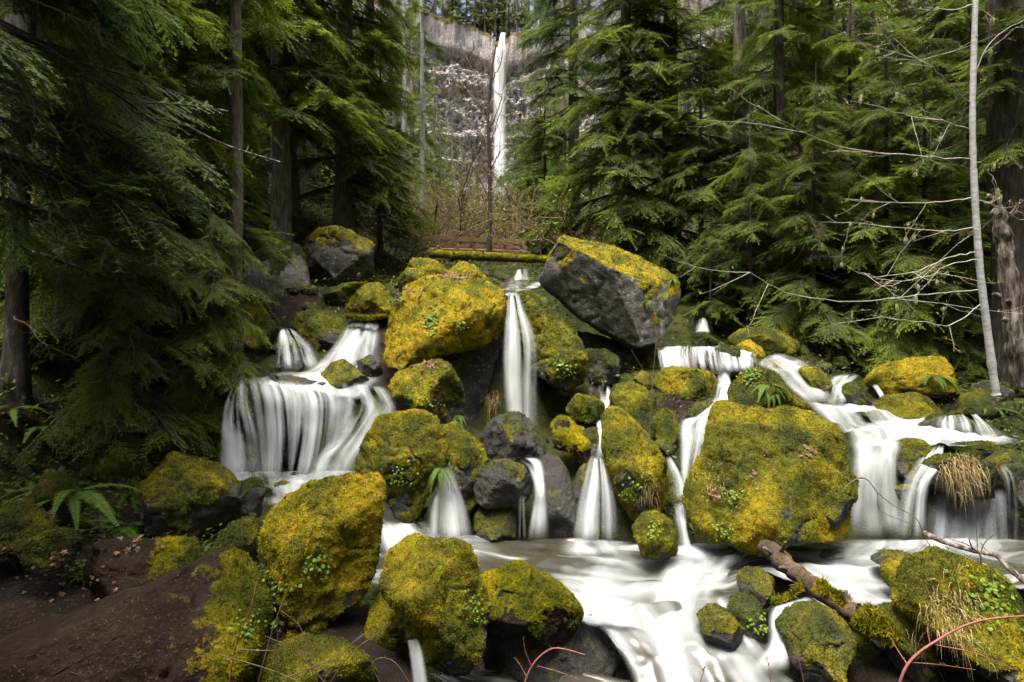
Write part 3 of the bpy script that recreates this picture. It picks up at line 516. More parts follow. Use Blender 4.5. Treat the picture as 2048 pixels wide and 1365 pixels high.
# left waterfall group
water('water', 'silky stream sliding down to the left waterfall', 'silk', [(692,648,762,646,9.7),(664,690,764,685,9.1),(612,738,768,742,8.5),(540,748,765,775,7.95)], True, .06)
water('waterfall', 'short upper fall at the far left of the left cascade', 'veil', [(560,662,592,660,9.3),(550,695,628,694,8.75),(545,745,655,742,8.25)], False, .1, layers=2)
water('water', 'shallow sheet gliding over the left rock dome', 'silk', [(560,742,770,755,8.2),(482,752,745,790,7.75),(478,765,720,805,7.35)], True, .04, fade_out=.35)
water('waterfall', 'broad streaky veil over the dark rock dome', 'veil_dome', [(478,752,690,778,7.35),(490,790,712,805,6.98),(500,850,708,855,6.86),(508,910,690,910,6.80),(512,972,665,972,6.78)], False, .08, nu=60, layers=2, fade_in=.2)
water('waterfall', 'left arm of the left waterfall', 'silk', [(470,765,494,754,7.5),(447,815,496,808,7.2),(438,880,516,880,6.95),(434,975,526,975,6.75)], False, .06, layers=2)
water('waterfall', 'thick white right arm of the left waterfall', 'silk', [(680,768,780,778,7.75),(690,812,800,822,7.3),(668,865,775,862,7.0),(630,920,735,918,6.75),(600,990,724,975,6.6)], False, .12, fade_in=.05)
water('water', 'foaming basin below the left waterfall', 'bright_silk', [(424,945,712,942,7.1),(428,968,708,965,6.66),(440,990,705,985,6.35),(450,1015,700,1010,6.1)], True, .03, fade_out=.1, fade_in=0, edge=.05)
water('waterfall', 'tiny fall behind the bare grey boulder', 'veil', [(624,590,650,586,11.6),(610,618,642,616,11.0)], False, .03, fade_in=.3)
# outflow of the left falls into the lower pool
water('water', 'white chute right of the golden foreground boulder', 'silk', [(735,1005,800,995,6.5),(742,1050,852,1040,6.0),(752,1095,905,1080,5.75),(770,1130,960,1110,5.5)], True, .08)
water('waterfall', 'smooth white fall below the hanging fern', 'veil', [(884,922,896,920,6.4),(870,965,914,962,6.12),(855,1020,936,1020,5.95),(846,1095,955,1090,5.8)], False, .14, layers=2, fade_in=.03)
# centre
water('waterfall', 'tiny step fall above the central waterfall', 'silk', [(1030,540,1056,540,12.5),(1029,550,1058,550,12.2),(1024,564,1062,564,12.0)], False, .03)
water('water', 'little stream feeding the central waterfall', 'pool', [(1000,564,1084,564,12.0),(1000,575,1080,575,11.2),(1008,586,1050,586,10.0),(1013,593,1042,593,9.0)], True, .0, edge=.05, fade_in=.02)
water('waterfall', 'tall thin central waterfall over the mossy boulders', 'veil', [(1014,590,1042,590,8.75),(1010,625,1056,628,8.3),(1003,690,1080,690,8.02),(1005,780,1080,780,7.92),(1012,860,1078,860,7.82),(1028,925,1076,922,7.5)], False, .10, nu=48, layers=2, fade_in=.04)
water('waterfall', 'thin thread running down between the black wet rocks', 'veil', [(1020,918,1085,914,7.0),(1050,932,1090,930,6.5),(1066,975,1094,972,6.05),(1062,1020,1100,1020,5.98),(1050,1085,1104,1085,5.95)], False, .05)
water('waterfall', 'faint trickle beside the smooth black boulder', 'veil_thin', [(1036,990,1052,990,6.15),(1034,1080,1056,1080,6.02)], False, .02, edge=.3)
water('waterfall', 'fan shaped fall in the middle of the pool edge', 'veil', [(1178,918,1210,922,6.75),(1164,965,1226,965,6.35),(1148,1020,1240,1020,6.18),(1138,1092,1246,1092,6.08)], False, .16, nu=48, layers=2, fade_in=.04)
water('waterfall', 'narrow stream dropping to the fan shaped fall', 'veil', [(1196,770,1222,772,8.9),(1198,800,1222,800,8.3),(1192,845,1214,845,7.8),(1196,880,1214,880,7.2),(1186,925,1212,925,6.8)], True, .02)
water('waterfall', 'dim blue fall in the dark under the tilted boulder', 'mist', [(1165,775,1215,770,9.0),(1170,830,1215,830,8.6)], False, .03)
# right of centre
water('waterfall', 'narrow chute left of the broad mossy boulder', 'veil', [(1436,745,1458,745,9.3),(1424,800,1466,790,8.2),(1388,835,1446,826,7.6),(1358,842,1434,850,7.2),(1357,885,1420,885,6.85),(1359,945,1396,945,6.6),(1360,1010,1376,1010,6.3)], False, .06, layers=2)
water('waterfall', 'small side thread joining the narrow chute', 'veil', [(1326,915,1342,912,6.9),(1338,955,1366,958,6.45),(1346,1010,1376,1010,6.25)], False, .03)
water('waterfall', 'last drop of the narrow chute into the pool', 'veil', [(1338,1008,1378,1000,6.3),(1350,1055,1374,1055,5.95),(1352,1115,1392,1115,5.75)], False, .03)
# right cascades
water('waterfall', 'small distant fall right of the tilted boulder', 'veil', [(1394,638,1414,636,12.4),(1384,668,1422,668,11.9)], False, .05)
water('waterfall', 'wide low fall of the right upper cascade', 'veil', [(1314,694,1512,700,10.3),(1312,712,1514,716,9.5),(1318,748,1520,748,9.15)], True, .1, nu=60, layers=2, fade_in=.06, edge=.06)
water('waterfall', 'smooth white slide of the right upper cascade', 'silk', [(1508,722,1560,704,10.0),(1540,752,1618,726,9.1),(1585,790,1650,770,8.6),(1615,818,1680,808,8.3)], True, .08)
water('waterfall', 'small fall between the round rocks above the right pool', 'silk', [(1662,752,1722,750,9.4),(1655,775,1700,772,8.9),(1650,812,1692,812,8.45)], True, .05)
water('waterfall', 'thin thread right of the dark green round rock', 'veil', [(1742,770,1756,768,9.0),(1756,790,1768,788,8.7),(1764,815,1780,812,8.45)], False, .02)
water('water', 'bright right pool above the right waterfall', 'bright_silk', [(1600,796,1800,800,8.75),(1632,828,1890,832,8.15),(1688,862,1990,868,7.5),(1698,893,2060,895,7.0)], True, .04, nu=50, edge=.1, fade_out=.08, waves=.10)
water('waterfall', 'thin veil over the domed rock at the right edge', 'veil_thin', [(1862,834,1962,832,7.4),(1850,848,1998,860,7.0),(1850,872,2012,888,6.9)], False, .15, fade_in=.05)
water('waterfall', 'main right waterfall beside the broad mossy boulder', 'bright_silk', [(1702,880,1812,882,7.1),(1700,915,1800,930,6.6),(1690,990,1806,990,6.35),(1684,1085,1836,1085,6.2)], False, .12, nu=40, fade_in=.04)
water('waterfall', 'slanting right waterfall left of the grassy overhang', 'veil', [(1862,896,1890,890,6.9),(1824,945,1884,930,6.45),(1806,985,1860,978,6.2),(1790,1085,1856,1085,6.1)], False, .06, layers=2)
water('waterfall', 'dim misty fall under the grassy overhang', 'mist', [(1850,985,2035,975,6.55),(1845,1040,2040,1040,6.4),(1835,1110,2045,1115,6.2)], False, .05, nu=50)
water('waterfall', 'thin thread over the rock at the right frame edge', 'veil_thin', [(1990,932,2012,925,6.2),(2004,962,2032,960,5.95),(2006,1030,2040,1030,5.9),(2000,1100,2040,1100,5.85)], False, .02, edge=.3)
# lower stream
def Q(px, py, z): return (682.5 - py) and z * FPX / (682.5 - py)
def qs(xl, yl, zl, xr, yr, zr): return (xl, yl, xr, yr, Q(xl, yl, zl), Q(xr, yr, zr))
water('water', 'white pool below the right waterfall', 'pool', [qs(2150,1085,-2.16,2150,1165,-2.16), qs(1950,1082,-2.16,1900,1200,-2.18), qs(1780,1078,-2.16,1760,1235,-2.2), qs(1660,1075,-2.16,1650,1215,-2.2), qs(1540,1080,-2.18,1540,1150,-2.2), qs(1450,1090,-2.24,1440,1170,-2.25)], True, 0, nu=60, nv=14, fade_in=0, fade_out=0, edge=.02, waves=.05)
water('water', 'swirling lower pool in front of the falls', 'pool', [qs(735,1066,-2.17,735,1175,-2.2), qs(950,1074,-2.17,960,1190,-2.2), qs(1140,1078,-2.18,1110,1225,-2.22), qs(1280,1084,-2.19,1200,1262,-2.27), qs(1400,1090,-2.20,1360,1262,-2.30), qs(1530,1095,-2.21,1490,1215,-2.27)], True, 0, nu=60, nv=14, fade_in=0, fade_out=0, edge=.02, waves=.05)
water('water', 'white rapids pouring out of the lower pool', 'pool', [(1150,1222,1490,1190,4.92),(1205,1272,1520,1262,4.55),(1250,1330,1590,1325,4.30),(1285,1430,1680,1430,4.02)], True, .05, nu=60, nv=14, fade_in=.04, fade_out=0, edge=.02, waves=.05)
water('waterfall', 'white slide down the middle of the rapids', 'silk', [(1330,1120,1500,1105,5.6),(1290,1200,1440,1190,4.95),(1290,1270,1410,1270,4.5),(1300,1360,1440,1360,4.15),(1310,1450,1460,1450,3.9)], False, .06, edge=.3)
water('waterfall', 'small white spill between the rocks under the log', 'silk', [(1560,1195,1640,1190,4.8),(1535,1230,1610,1228,4.5),(1530,1290,1585,1288,4.3),(1480,1345,1580,1345,4.15)], True, .04)
water('waterfall', 'shaded spill under the mossy end of the log', 'veil', [(1728,1270,1786,1270,4.7),(1730,1330,1796,1330,4.45),(1728,1430,1800,1430,4.3)], False, .03)
water('waterfall', 'little rill beside the big mossy boulder at the bottom', 'veil', [(782,1190,796,1190,4.75),(800,1240,818,1238,4.3),(816,1300,846,1300,4.1),(826,1430,870,1430,3.95)], False, .02)
water('waterfall', 'white spill at the bottom right corner', 'silk', [(1905,1300,1940,1295,4.4),(1930,1340,1990,1340,4.2),(1950,1430,2020,1430,4.05)], False, .03)
for lb_, sc_ in (('soft foam at the foot of the fan shaped fall', [qs(1118,1080,-2.12,1262,1080,-2.12), qs(1112,1098,-2.13,1285,1096,-2.13), qs(1120,1120,-2.14,1310,1118,-2.15)]),
                 ('soft foam at the foot of the smooth white fall below the fern', [qs(836,1078,-2.11,968,1076,-2.11), qs(826,1100,-2.12,1000,1094,-2.12), qs(830,1130,-2.13,1060,1124,-2.14)]),
                 ('soft foam along the foot of the right waterfalls', [qs(1665,1074,-2.10,2060,1078,-2.10), qs(1640,1094,-2.11,2070,1098,-2.11), qs(1590,1125,-2.13,2000,1130,-2.13)]),
                 ('soft foam below the narrow chute', [qs(1335,1090,-2.12,1410,1090,-2.12), qs(1330,1110,-2.14,1440,1108,-2.14), qs(1330,1135,-2.16,1470,1132,-2.17)])):
    water('water', lb_, 'bright_silk', sc_, False, 0, nu=40, edge=.35, fade_in=.1, fade_out=.6, waves=.02)
water('water', 'dark splashing water at the bottom centre', 'pool', [(850,1345,1000,1330,4.7),(1000,1420,1260,1360,4.3),(1010,1500,1280,1460,4.0)], True, 0, waves=.04)

# ------------------------------------------------------------------ ground
def base_z(x, y):
    ys = [-40, 0, 2.5, 4, 5, 5.5, 7, 8, 9, 10, 11, 12.5, 14, 20, 40, 100, 190, 196, 400]
    zs = [-6, -3.6, -3.1, -2.85, -2.6, -2.45, -2.4, -2.0, -1.1, -.4, .35, 1.0, 1.6, 3.0, 6.5, 19, 36, 36, 36]
    sh = np.clip((x - 1.5) / 3, 0, 1) * 1.3 * smooth(6, 9, y)
    z = np.interp(y - sh, ys, zs)
    left = np.maximum(-x - (1.9 + .09 * np.maximum(y, 0)), 0); right = np.maximum(x - (4.8 + .12 * np.maximum(y, 0)), 0)
    z = z + np.minimum(left * .62, 1.4 + .42 * left) * smooth(40, 0, y * .2 + 4) + .42 * right
    near = smooth(5.5, 3.4, y) * smooth(-1.2, -2.0, x); z = z * (1 - near) + np.maximum(z, -1.75) * near
    z = z + fbm(np.stack([x * .12, y * .12, x * 0], 1), 3, 3) * np.clip((y - 14) * .06, 0, 3)
    return z
BED += [(.1, 8.2, -1.75, .42), (.25, 8.6, -1.5, .30), (-.15, 8.6, -1.5, .30), (.1, 8.95, -.6, .2)]
BED_ALL = np.array(BED + WATER_BED)
def ground_z(x, y, rough=True):
    x = np.asarray(x, float); y = np.asarray(y, float); b = base_z(x, y)
    num = b * .05; den = np.full_like(b, .05)
    for (bx, by, bz, br) in BED_ALL:
        wgt = np.exp(-((x - bx) ** 2 + (y - by) ** 2) / (2 * br * br)); num = num + wgt * bz; den = den + wgt
    z = num / den
    wz = np.full_like(z, 99.0)
    for (bx, by, bz, br) in WATER_BED:
        m = (x - bx) ** 2 + (y - by) ** 2 < (br * 1.25) ** 2; wz = np.where(m, np.minimum(wz, bz), wz)
    z = np.minimum(z, wz + .05)
    if rough:
        p = np.stack([x, y, x * 0], 1); z = z + fbm(p * 1.6, 4, 8) * .12 * np.clip((y + 5) / 20, .4, 2) + fbm(p * 6, 3, 9) * .03
    return z
def stretch(lo, hi, dense_lo, dense_hi, step, grow):
    a = list(np.arange(dense_lo, dense_hi, step)); s = step
    x = a[-1]
    while x < hi: s *= grow; x += s; a.append(x)
    s = step; x = a[0]
    while x > lo: s *= grow; x -= s; a.insert(0, x)
    return np.array(a)
gx = stretch(-260, 260, -8, 8, .10, 1.09); gy = stretch(-60, 330, 2.0, 15, .10, 1.07)
GX, GY = np.meshgrid(gx, gy); GZ = ground_z(GX.ravel(), GY.ravel())
nx_, ny_ = len(gx), len(gy)
ii, jj = np.meshgrid(np.arange(nx_ - 1), np.arange(ny_ - 1)); q0 = (jj * nx_ + ii).ravel()
GF = np.stack([q0, q0 + 1, q0 + nx_ + 1, q0 + nx_], 1); GV = np.stack([GX.ravel(), GY.ravel(), GZ], 1)
gm = np.clip(.30 + fbm(GV * .9, 4, 5) * .9 + smooth(3, 6, GY.ravel()) * .38, 0, 1)
def ground_mat():
    m, t, out = new_mat('forest_floor'); p = pos(t)
    c = ramp(t, noise(t, p, 5, 8, .7), [(.3, (.007, .005, .0035)), (.5, (.018, .013, .009)), (.72, (.045, .032, .02))])
    mk = ramp(t, maths(t, 'ADD', attr(t, 'moss'), maths(t, 'MULTIPLY', maths(t, 'SUBTRACT', noise(t, p, 14, 5, .7), .5), .9)), [(.42, 0.), (.62, 1.)])
    col = mix(t, mk, c, mix(t, .5, moss_colour(t), (.012, .018, .004)))
    principled(t, out, col, .9, bump(t, maths(t, 'ADD', noise(t, p, 18, 8, .75), noise(t, p, 60, 3, .7)), .9, .05), .25); return m
ground = link('ground', mesh_np('ground', GV, GF, True, {'moss': gm, 'warm': np.full(len(GV), .25) + fbm(GV * .8, 2, 6) * .3}), ground_mat())
tag(ground, 'dark mossy forest floor rising from the stream to the cliff', None, None, 'structure')
GBVH = BVHTree.FromPolygons(GV.tolist(), GF.tolist())
def gz(x, y):
    h = GBVH.ray_cast(Vector((x, y, 500)), Vector((0, 0, -1))); return h[0].z if h[0] else 0.0
def hit(px, py):
    d = Vector((px - 1024, FPX, 682.5 - py)).normalized(); best = None
    for b in BVHS + [GBVH]:
        h = b.ray_cast(Vector((0, 0, 0)), d)
        if h[0] is not None and (best is None or h[3] < best[3]): best = h
    return best

# ------------------------------------------------------------------ cliff and far waterfall
def build_cliff():
    D0 = 200.0; nu, nz = 420, 300
    xs = np.linspace(-95, 85, nu); U, Wt = np.meshgrid(xs, np.linspace(0, 1, nz)); x = U.ravel(); s = Wt.ravel()
    top = 109.5 + fbm(np.stack([x * .045, x * 0, x * 0], 1), 4, 51) * 5 + smooth(4, 26, np.abs(x + 5)) * 3 - 4.0 * np.exp(-((x + 4.3) / 3.0) ** 2)
    z = 26 + s * (top - 26)
    rel = top - z                                            # metres below the rim
    p = np.stack([x, z, x * 0], 1)
    y = D0 - .0045 * (x + 5) ** 2
    col = np.abs(fbm(p * np.array((.75, .045, 1)), 2, 61)); blk = fbm(p * np.array((.20, .10, 1)), 4, 62)
    led = fbm(p * np.array((.05, .34, 1)), 3, 63); fine = fbm(p * np.array((.9, .8, 1)), 4, 64, .65)
    upper = smooth(13, 9.5, rel)
    y = y - upper * (.6 + 1.2 * col + .8 * blk) - (1 - upper) * (blk * 2.6 + led * 1.6 + fine * 2.6)
    y = y + 2.4 * np.exp(-((rel - 13.0) / 2.0) ** 2) + 3.0 * np.exp(-((x - 7.5) / 2.2) ** 2 - ((rel - 12) / 2.4) ** 2)
    y = y - 14 * smooth(.30, 0, s)                            # talus skirt
    V = np.stack([x, y, z], 1); q = (np.arange(nz - 1)[:, None] * nu + np.arange(nu - 1)[None]).ravel()
    F = np.stack([q, q + 1, q + nu + 1, q + nu], 1)
    rim = V[-nu:]; k = 10; extra = []                         # wooded plateau behind the rim
    for j in range(1, k + 1): e = rim.copy(); e[:, 1] += j * 9; e[:, 2] += -.3 + fbm(np.stack([e[:, 0] * .1, e[:, 1] * .1, e[:, 0] * 0], 1), 2, 66) * 1.0; extra.append(e)
    V = np.vstack([V] + extra); n0 = (nz - 1) * nu
    q2 = (np.arange(k)[:, None] * nu + np.arange(nu - 1)[None]).ravel() + n0; F = np.vstack([F, np.stack([q2, q2 + 1, q2 + nu + 1, q2 + nu], 1)])
    relv = np.concatenate([rel, np.full(k * nu, -1.0)])
    m, t, out = new_mat('cliff_rock'); pp = pos(t); mp = N(t, 'ShaderNodeMapping'); mp.inputs['Scale'].default_value = (1, .3, .16); t.links.new(pp, mp.inputs[0])
    streak = noise(t, mp.outputs[0], .9, 6, .65, .3); n1 = noise(t, pp, .28, 8, .7); n2 = noise(t, pp, 1.5, 6, .7)
    c = ramp(t, n1, [(.30, (.22, .21, .20)), (.44, (.36, .345, .33)), (.60, (.47, .45, .425)), (.78, (.56, .54, .51))])
    c = mix(t, ramp(t, noise(t, pp, .12, 4), [(.52, 0.), (.64, .55)]), c, (.46, .38, .30))
    c = mix(t, ramp(t, streak, [(.53, 0.), (.63, .8)]), c, (.07, .072, .08))
    dk = maths(t, 'MULTIPLY', attr(t, 'band'), ramp(t, n2, [(.34, .7), (.6, .0)])); c = mix(t, dk, c, (.05, .055, .068))
    mo = maths(t, 'MULTIPLY', ramp(t, maths(t, 'ADD', attr(t, 'green'), maths(t, 'MULTIPLY', maths(t, 'SUBTRACT', noise(t, pp, .5, 5, .7), .5), 1.6)), [(.55, 0.), (.75, 1.)]), .85)
    c = mix(t, mo, c, mix(t, noise(t, pp, 1.2, 3), (.09, .10, .02), (.24, .15, .03)))
    principled(t, out, c, .9, bump(t, n2, 1.0, .5), .2)
    band = np.exp(-((relv - 8) / 6.0) ** 2); green = smooth(4.5, 0, relv) * .9 + smooth(62, 80, relv) * .5
    ob = link('cliff', mesh_np('cliff', V, F, False, {'band': band, 'green': green}), m); tag(ob, 'pale layered basalt cliff with dark columns at its rim', None, None, 'structure')
    return ob
build_cliff()
water('waterfall', 'tall white distant waterfall dropping over the cliff', 'far_fall', [(1000,68,1014,68,197),(998,74,1013,74,195.5),(993,100,1013,100,194),(986,106,1014,106,193),(984,200,1014,200,192.5),(985,300,1014,300,192),(984,380,1016,380,191.5),(984,440,1018,440,190)], False, .6, nu=20, fade_in=.01, fade_out=.35, edge=.3)

# ------------------------------------------------------------------ conifer boughs
def needle_comb(g, a, b, up, tip, r, nl=.0125, step=.0068, wd=.0027):
    """needles both sides of the twig a-b, as thin triangles"""
    d = b - a; L = np.linalg.norm(d); d = d / max(L, 1e-9); s = np.cross(d, up); s /= max(np.linalg.norm(s), 1e-9)
    n = max(2, int(L / step)); t = (np.arange(n) + .5) / n
    p = a[None] + (b - a)[None] * t[:, None]; V = []; 
    ln = nl * (1 - .45 * t) * r.uniform(.75, 1.15, n)
    for sg in (-1, 1):
        tipp = p + (d * .55 + sg * s * .85)[None] * ln[:, None] + up[None] * r.normal(0, .2, n)[:, None] * ln[:, None]
        V.append(np.stack([p - d * wd, p + d * wd, tipp], 1))
    V = np.concatenate(V).reshape(-1, 3); g.add(V, np.arange(len(V)).reshape(-1, 3), tip)

def make_bough(seed, fine=True, droop=.22, gaps=.12):
    """hemlock / fir spray about 1 m long along +X, flat, drooping at its tip"""
    r = np.random.default_rng(seed); wood = Geo(); lf = Geo()
    t = np.linspace(0, 1, 9); wob = r.normal(0, .012, 9).cumsum()
    axis = np.stack([t * (1 - .08 * t), wob, .03 * t - droop * t ** 2 + .0 * t], 1)
    wood.tube(axis, np.linspace(.011, .0015, 9), 4)
    def ax(u): return np.array([np.interp(u, t, axis[:, k]) for k in range(3)])
    n2 = 29 if fine else 11
    for i in range(n2):
        u = .10 + .88 * (i + r.uniform(-.3, .3)) / n2
        if u < .1: continue
        for sg in (-1, 1):
            if r.random() < gaps: continue
            L = (.44 * np.sin(np.pi * min(1, (u * .82 + .16))) ** .9 * (1.0 - .45 * u)) * r.uniform(.38, 1.25)
            if u < .25: L *= u / .25
            a = ax(u); th = math.radians(r.uniform(34, 70)); d = np.array((math.cos(th), sg * math.sin(th), r.normal(-.08, .16)))
            k2 = np.linspace(0, 1, 5); tw = a[None] + d[None] * (L * k2)[:, None]; tw[:, 2] -= (r.uniform(.1, .6) * L * k2 ** 2 + r.uniform(0, .02)); tw[:, 0] += .12 * L * k2 ** 2
            wood.tube(tw, np.linspace(.0045, .001, 5), 3, cap=False)
            up = np.array((r.normal(0, .15), -sg * .15, 1.0)); up /= np.linalg.norm(up)
            n3 = max(2, int(L / (.024 if fine else .06)))
            for j in range(n3):
                v = (j + .6) / n3; b0 = np.array([np.interp(v, k2, tw[:, c]) for c in range(3)])
                for s2 in (-1, 1):
                    if r.random() < .08: continue
                    l3 = (.03 + .11 * (1 - v) * min(1, L / .3)) * r.uniform(.6, 1.2)
                    dd = d / np.linalg.norm(d); sd = np.cross(dd, up) * s2; ph = math.radians(r.uniform(38, 58))
                    b1 = b0 + (dd * math.cos(ph) + sd * math.sin(ph)) * l3 + np.array((0, 0, -.25 * l3 + r.normal(0, .006)))
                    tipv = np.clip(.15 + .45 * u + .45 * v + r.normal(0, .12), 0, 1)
                    if fine: needle_comb(lf, b0, b1, up, tipv, r)
                    else:
                        m = b0 * .45 + b1 * .55; e = np.cross(b1 - b0, up); e = e / max(np.linalg.norm(e), 1e-9) * .022
                        lf.add(np.array([b0, m + e, b1 + (b1 - b0) * .15, m - e]), [(0, 1, 2, 3)], tipv)
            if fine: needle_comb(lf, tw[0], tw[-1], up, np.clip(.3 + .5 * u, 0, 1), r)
        if fine and i % 2 == 0: needle_comb(lf, ax(u), ax(min(1, u + .1)), np.array((0, 0, 1.)), u, r)
    return wood, lf

def two_mat_mesh(name, wood, lf, mw, ml):
    V = np.vstack(wood.V + lf.V); nw = wood.n; F = np.vstack(wood.F + [f + nw for f in lf.F]); A = np.concatenate(wood.A + lf.A)
    me = mesh_np(name, V, F, True, {'tip': A}); me.materials.append(mw); me.materials.append(ml)
    nf = sum(len(f) for f in wood.F); idx = np.zeros(len(F), dtype=np.int32); idx[nf:] = 1
    me.polygons.foreach_set('material_index', idx); return me

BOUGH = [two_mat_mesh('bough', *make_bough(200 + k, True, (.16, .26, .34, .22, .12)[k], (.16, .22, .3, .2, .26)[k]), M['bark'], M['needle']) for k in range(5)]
BOUGH_B = [m.copy() for m in BOUGH[:3]]
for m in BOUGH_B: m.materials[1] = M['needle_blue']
LOW = [make_bough(300 + k, False, .2 + .08 * k, .1) for k in range(3)]

def dead_branch(seed):
    r = np.random.default_rng(seed); g = Geo(); t = np.linspace(0, 1, 8)
    ax_ = np.stack([t, r.normal(0, .02, 8).cumsum(), -.12 * t ** 1.5], 1); g.tube(ax_, np.linspace(.011, .0015, 8), 4)
    for i in range(16):
        u = r.uniform(.15, .97); a = np.array([np.interp(u, t, ax_[:, k]) for k in range(3)]); L = r.uniform(.1, .38) * (1.1 - u * .6); sg = r.choice((-1, 1))
        d = np.array((.7, sg * r.uniform(.5, 1), r.normal(-.1, .25))); k2 = np.linspace(0, 1, 4); tw = a + d * (k2 * L)[:, None]; tw[:, 2] -= .2 * L * k2 ** 2
        g.tube(tw, np.linspace(.004, .001, 4), 3, cap=False)
        for q in range(3):
            b0 = tw[r.integers(1, 4)]; e = b0 + (d + r.normal(0, .6, 3)) * L * .3; g.tube(np.array([b0, (b0 + e) / 2 + r.normal(0, .01, 3), e]), [.002, .0015, .0008], 3, cap=False)
    return g.mesh('dead_branch')
DEADB = [dead_branch(400 + k) for k in range(3)]
for m in DEADB: m.materials.append(M['twig'])

def trunk_mesh(h, r0, r1, seed, lean=(0, 0), sides=14, rings=26, flare=.5):
    r = np.random.default_rng(seed); t = np.linspace(0, 1, rings); wob = np.cumsum(r.normal(0, .006, (rings, 2)), 0) * h * .12
    rad = (r0 + (r1 - r0) * t) * (1 + flare * np.exp(-t * h / max(.35, r0 * 2.5)))
    ang = np.linspace(0, 2 * np.pi, sides, endpoint=False); V = []
    for i in range(rings):
        c = np.array((lean[0] * t[i] * h + wob[i, 0], lean[1] * t[i] * h + wob[i, 1], t[i] * h - .35 * (i == 0)))
        rr = rad[i] * (1 + .10 * np.sin(ang * 3 + seed + t[i] * 4) + r.normal(0, .035, sides))
        V.append(np.stack([c[0] + rr * np.cos(ang), c[1] + rr * np.sin(ang), np.full(sides, c[2])], 1))
    V = np.vstack(V); F = [(i * sides + j, i * sides + (j + 1) % sides, (i + 1) * sides + (j + 1) % sides, (i + 1) * sides + j) for i in range(rings - 1) for j in range(sides)]
    return mesh_np('trunk', V, np.array(F), True), wob, t

def near_tree(px, d, base_py, h, r0, label, seed, lo, hi, n, Lfn, kind='hemlock', bark='bark', lean=(0, 0), ndead=8, yaw=None, droop=(.05, .35), group=None):
    """conifer with single boughs as parts; lo..hi metres above its base"""
    r = np.random.default_rng(seed); x = (px - 1024) / FPX * d
    z = gz(x, d) if base_py is None else (682.5 - base_py) / FPX * d
    z = min(z, gz(x, d) + .1)
    root = empty('conifer_tree', (x, d, z)); tag(root, label, 'tree', group)
    if h < 11: h = hi + .4; n = int(n * 1.25)
    me, wob, t = trunk_mesh(h, r0 * (.8 if h < 11 else 1), r0 * (.06 if h < 11 else .25), seed, lean); link('trunk', me, M[bark], root)
    src = BOUGH if kind == 'hemlock' else BOUGH_B
    for k in range(n + ndead):
        dead = k >= n
        zz = lo + (hi - lo) * ((k + r.uniform(0, 1)) / n) if not dead else r.uniform(max(.6, lo * .5), hi)
        f = zz / h; a = r.uniform(0, 2 * np.pi) if yaw is None else r.normal(yaw[0], yaw[1])
        L = Lfn(zz) * r.uniform(.7, 1.2) * (.7 if dead else 1)
        o = bpy.data.objects.new('bough' if not dead else 'dead_branch', (src if not dead else DEADB)[r.integers(len(src if not dead else DEADB))]); COL.objects.link(o)
        cx = np.interp(f, t, wob[:, 0]) + lean[0] * zz; cy = np.interp(f, t, wob[:, 1]) + lean[1] * zz
        o.location = (cx, cy, zz); o.rotation_euler = Euler((r.normal(0, .18), r.uniform(*droop), a), 'XYZ'); o.scale = (L, L * r.uniform(.6, 1.15), L); o.parent = root
    return root

# ---- far conifers: one crown mesh per kind, copied
def far_crown(seed, H=24.0, n=95, lo=.10, width=4.2, power=.85):
    r = np.random.default_rng(seed); wood = Geo(); lf = Geo()
    for k in range(n):
        f = lo + (1 - lo) * ((k + r.uniform(0, 1)) / n) ** 1.0; L = (width * (1 - f) ** power + .35) * r.uniform(.6, 1.2); a = r.uniform(0, 6.283); dr = r.uniform(.0, .35)
        Mx = np.array((Matrix.Translation((0, 0, f * H)) @ Matrix.Rotation(a, 4, 'Z') @ Matrix.Rotation(dr, 4, 'Y') @ Matrix.Rotation(r.normal(0, .2), 4, 'X') @ Matrix.Scale(L, 4)))
        wd, l = LOW[r.integers(3)]
        for src, dst in ((wd, wood), (l, lf)):
            V = np.vstack(src.V) @ Mx[:3, :3].T + Mx[:3, 3]; dst.add(V, np.vstack(src.F), np.concatenate(src.A))
    return two_mat_mesh('crown', wood, lf, M['bark'], M['needle_far'])
FAR = []
for k, (nn_, wdt, pw, lo_) in enumerate([(80, 4.2, .85, .06), (64, 3.2, .8, .14), (72, 3.8, 1.0, .03), (110, 4.8, .7, .42)]):
    cm = far_crown(500 + k, 24.0, nn_, lo_, wdt, pw); tm = trunk_mesh(24.0, .32, .05, 520 + k, (0, 0), 10, 14)[0]; tm.materials.append(M['bark_grey']); FAR.append((cm, tm))
def far_tree(x, y, z, s, rot, k, label, group):
    root = empty('conifer_tree', (x, y, z - .3)); root.rotation_euler = (0, 0, rot); root.scale = (s * 1.05, s * 1.05, s); tag(root, label, 'tree', group)
    link('crown', FAR[k][0], None, root); link('trunk', FAR[k][1], None, root)
    return root

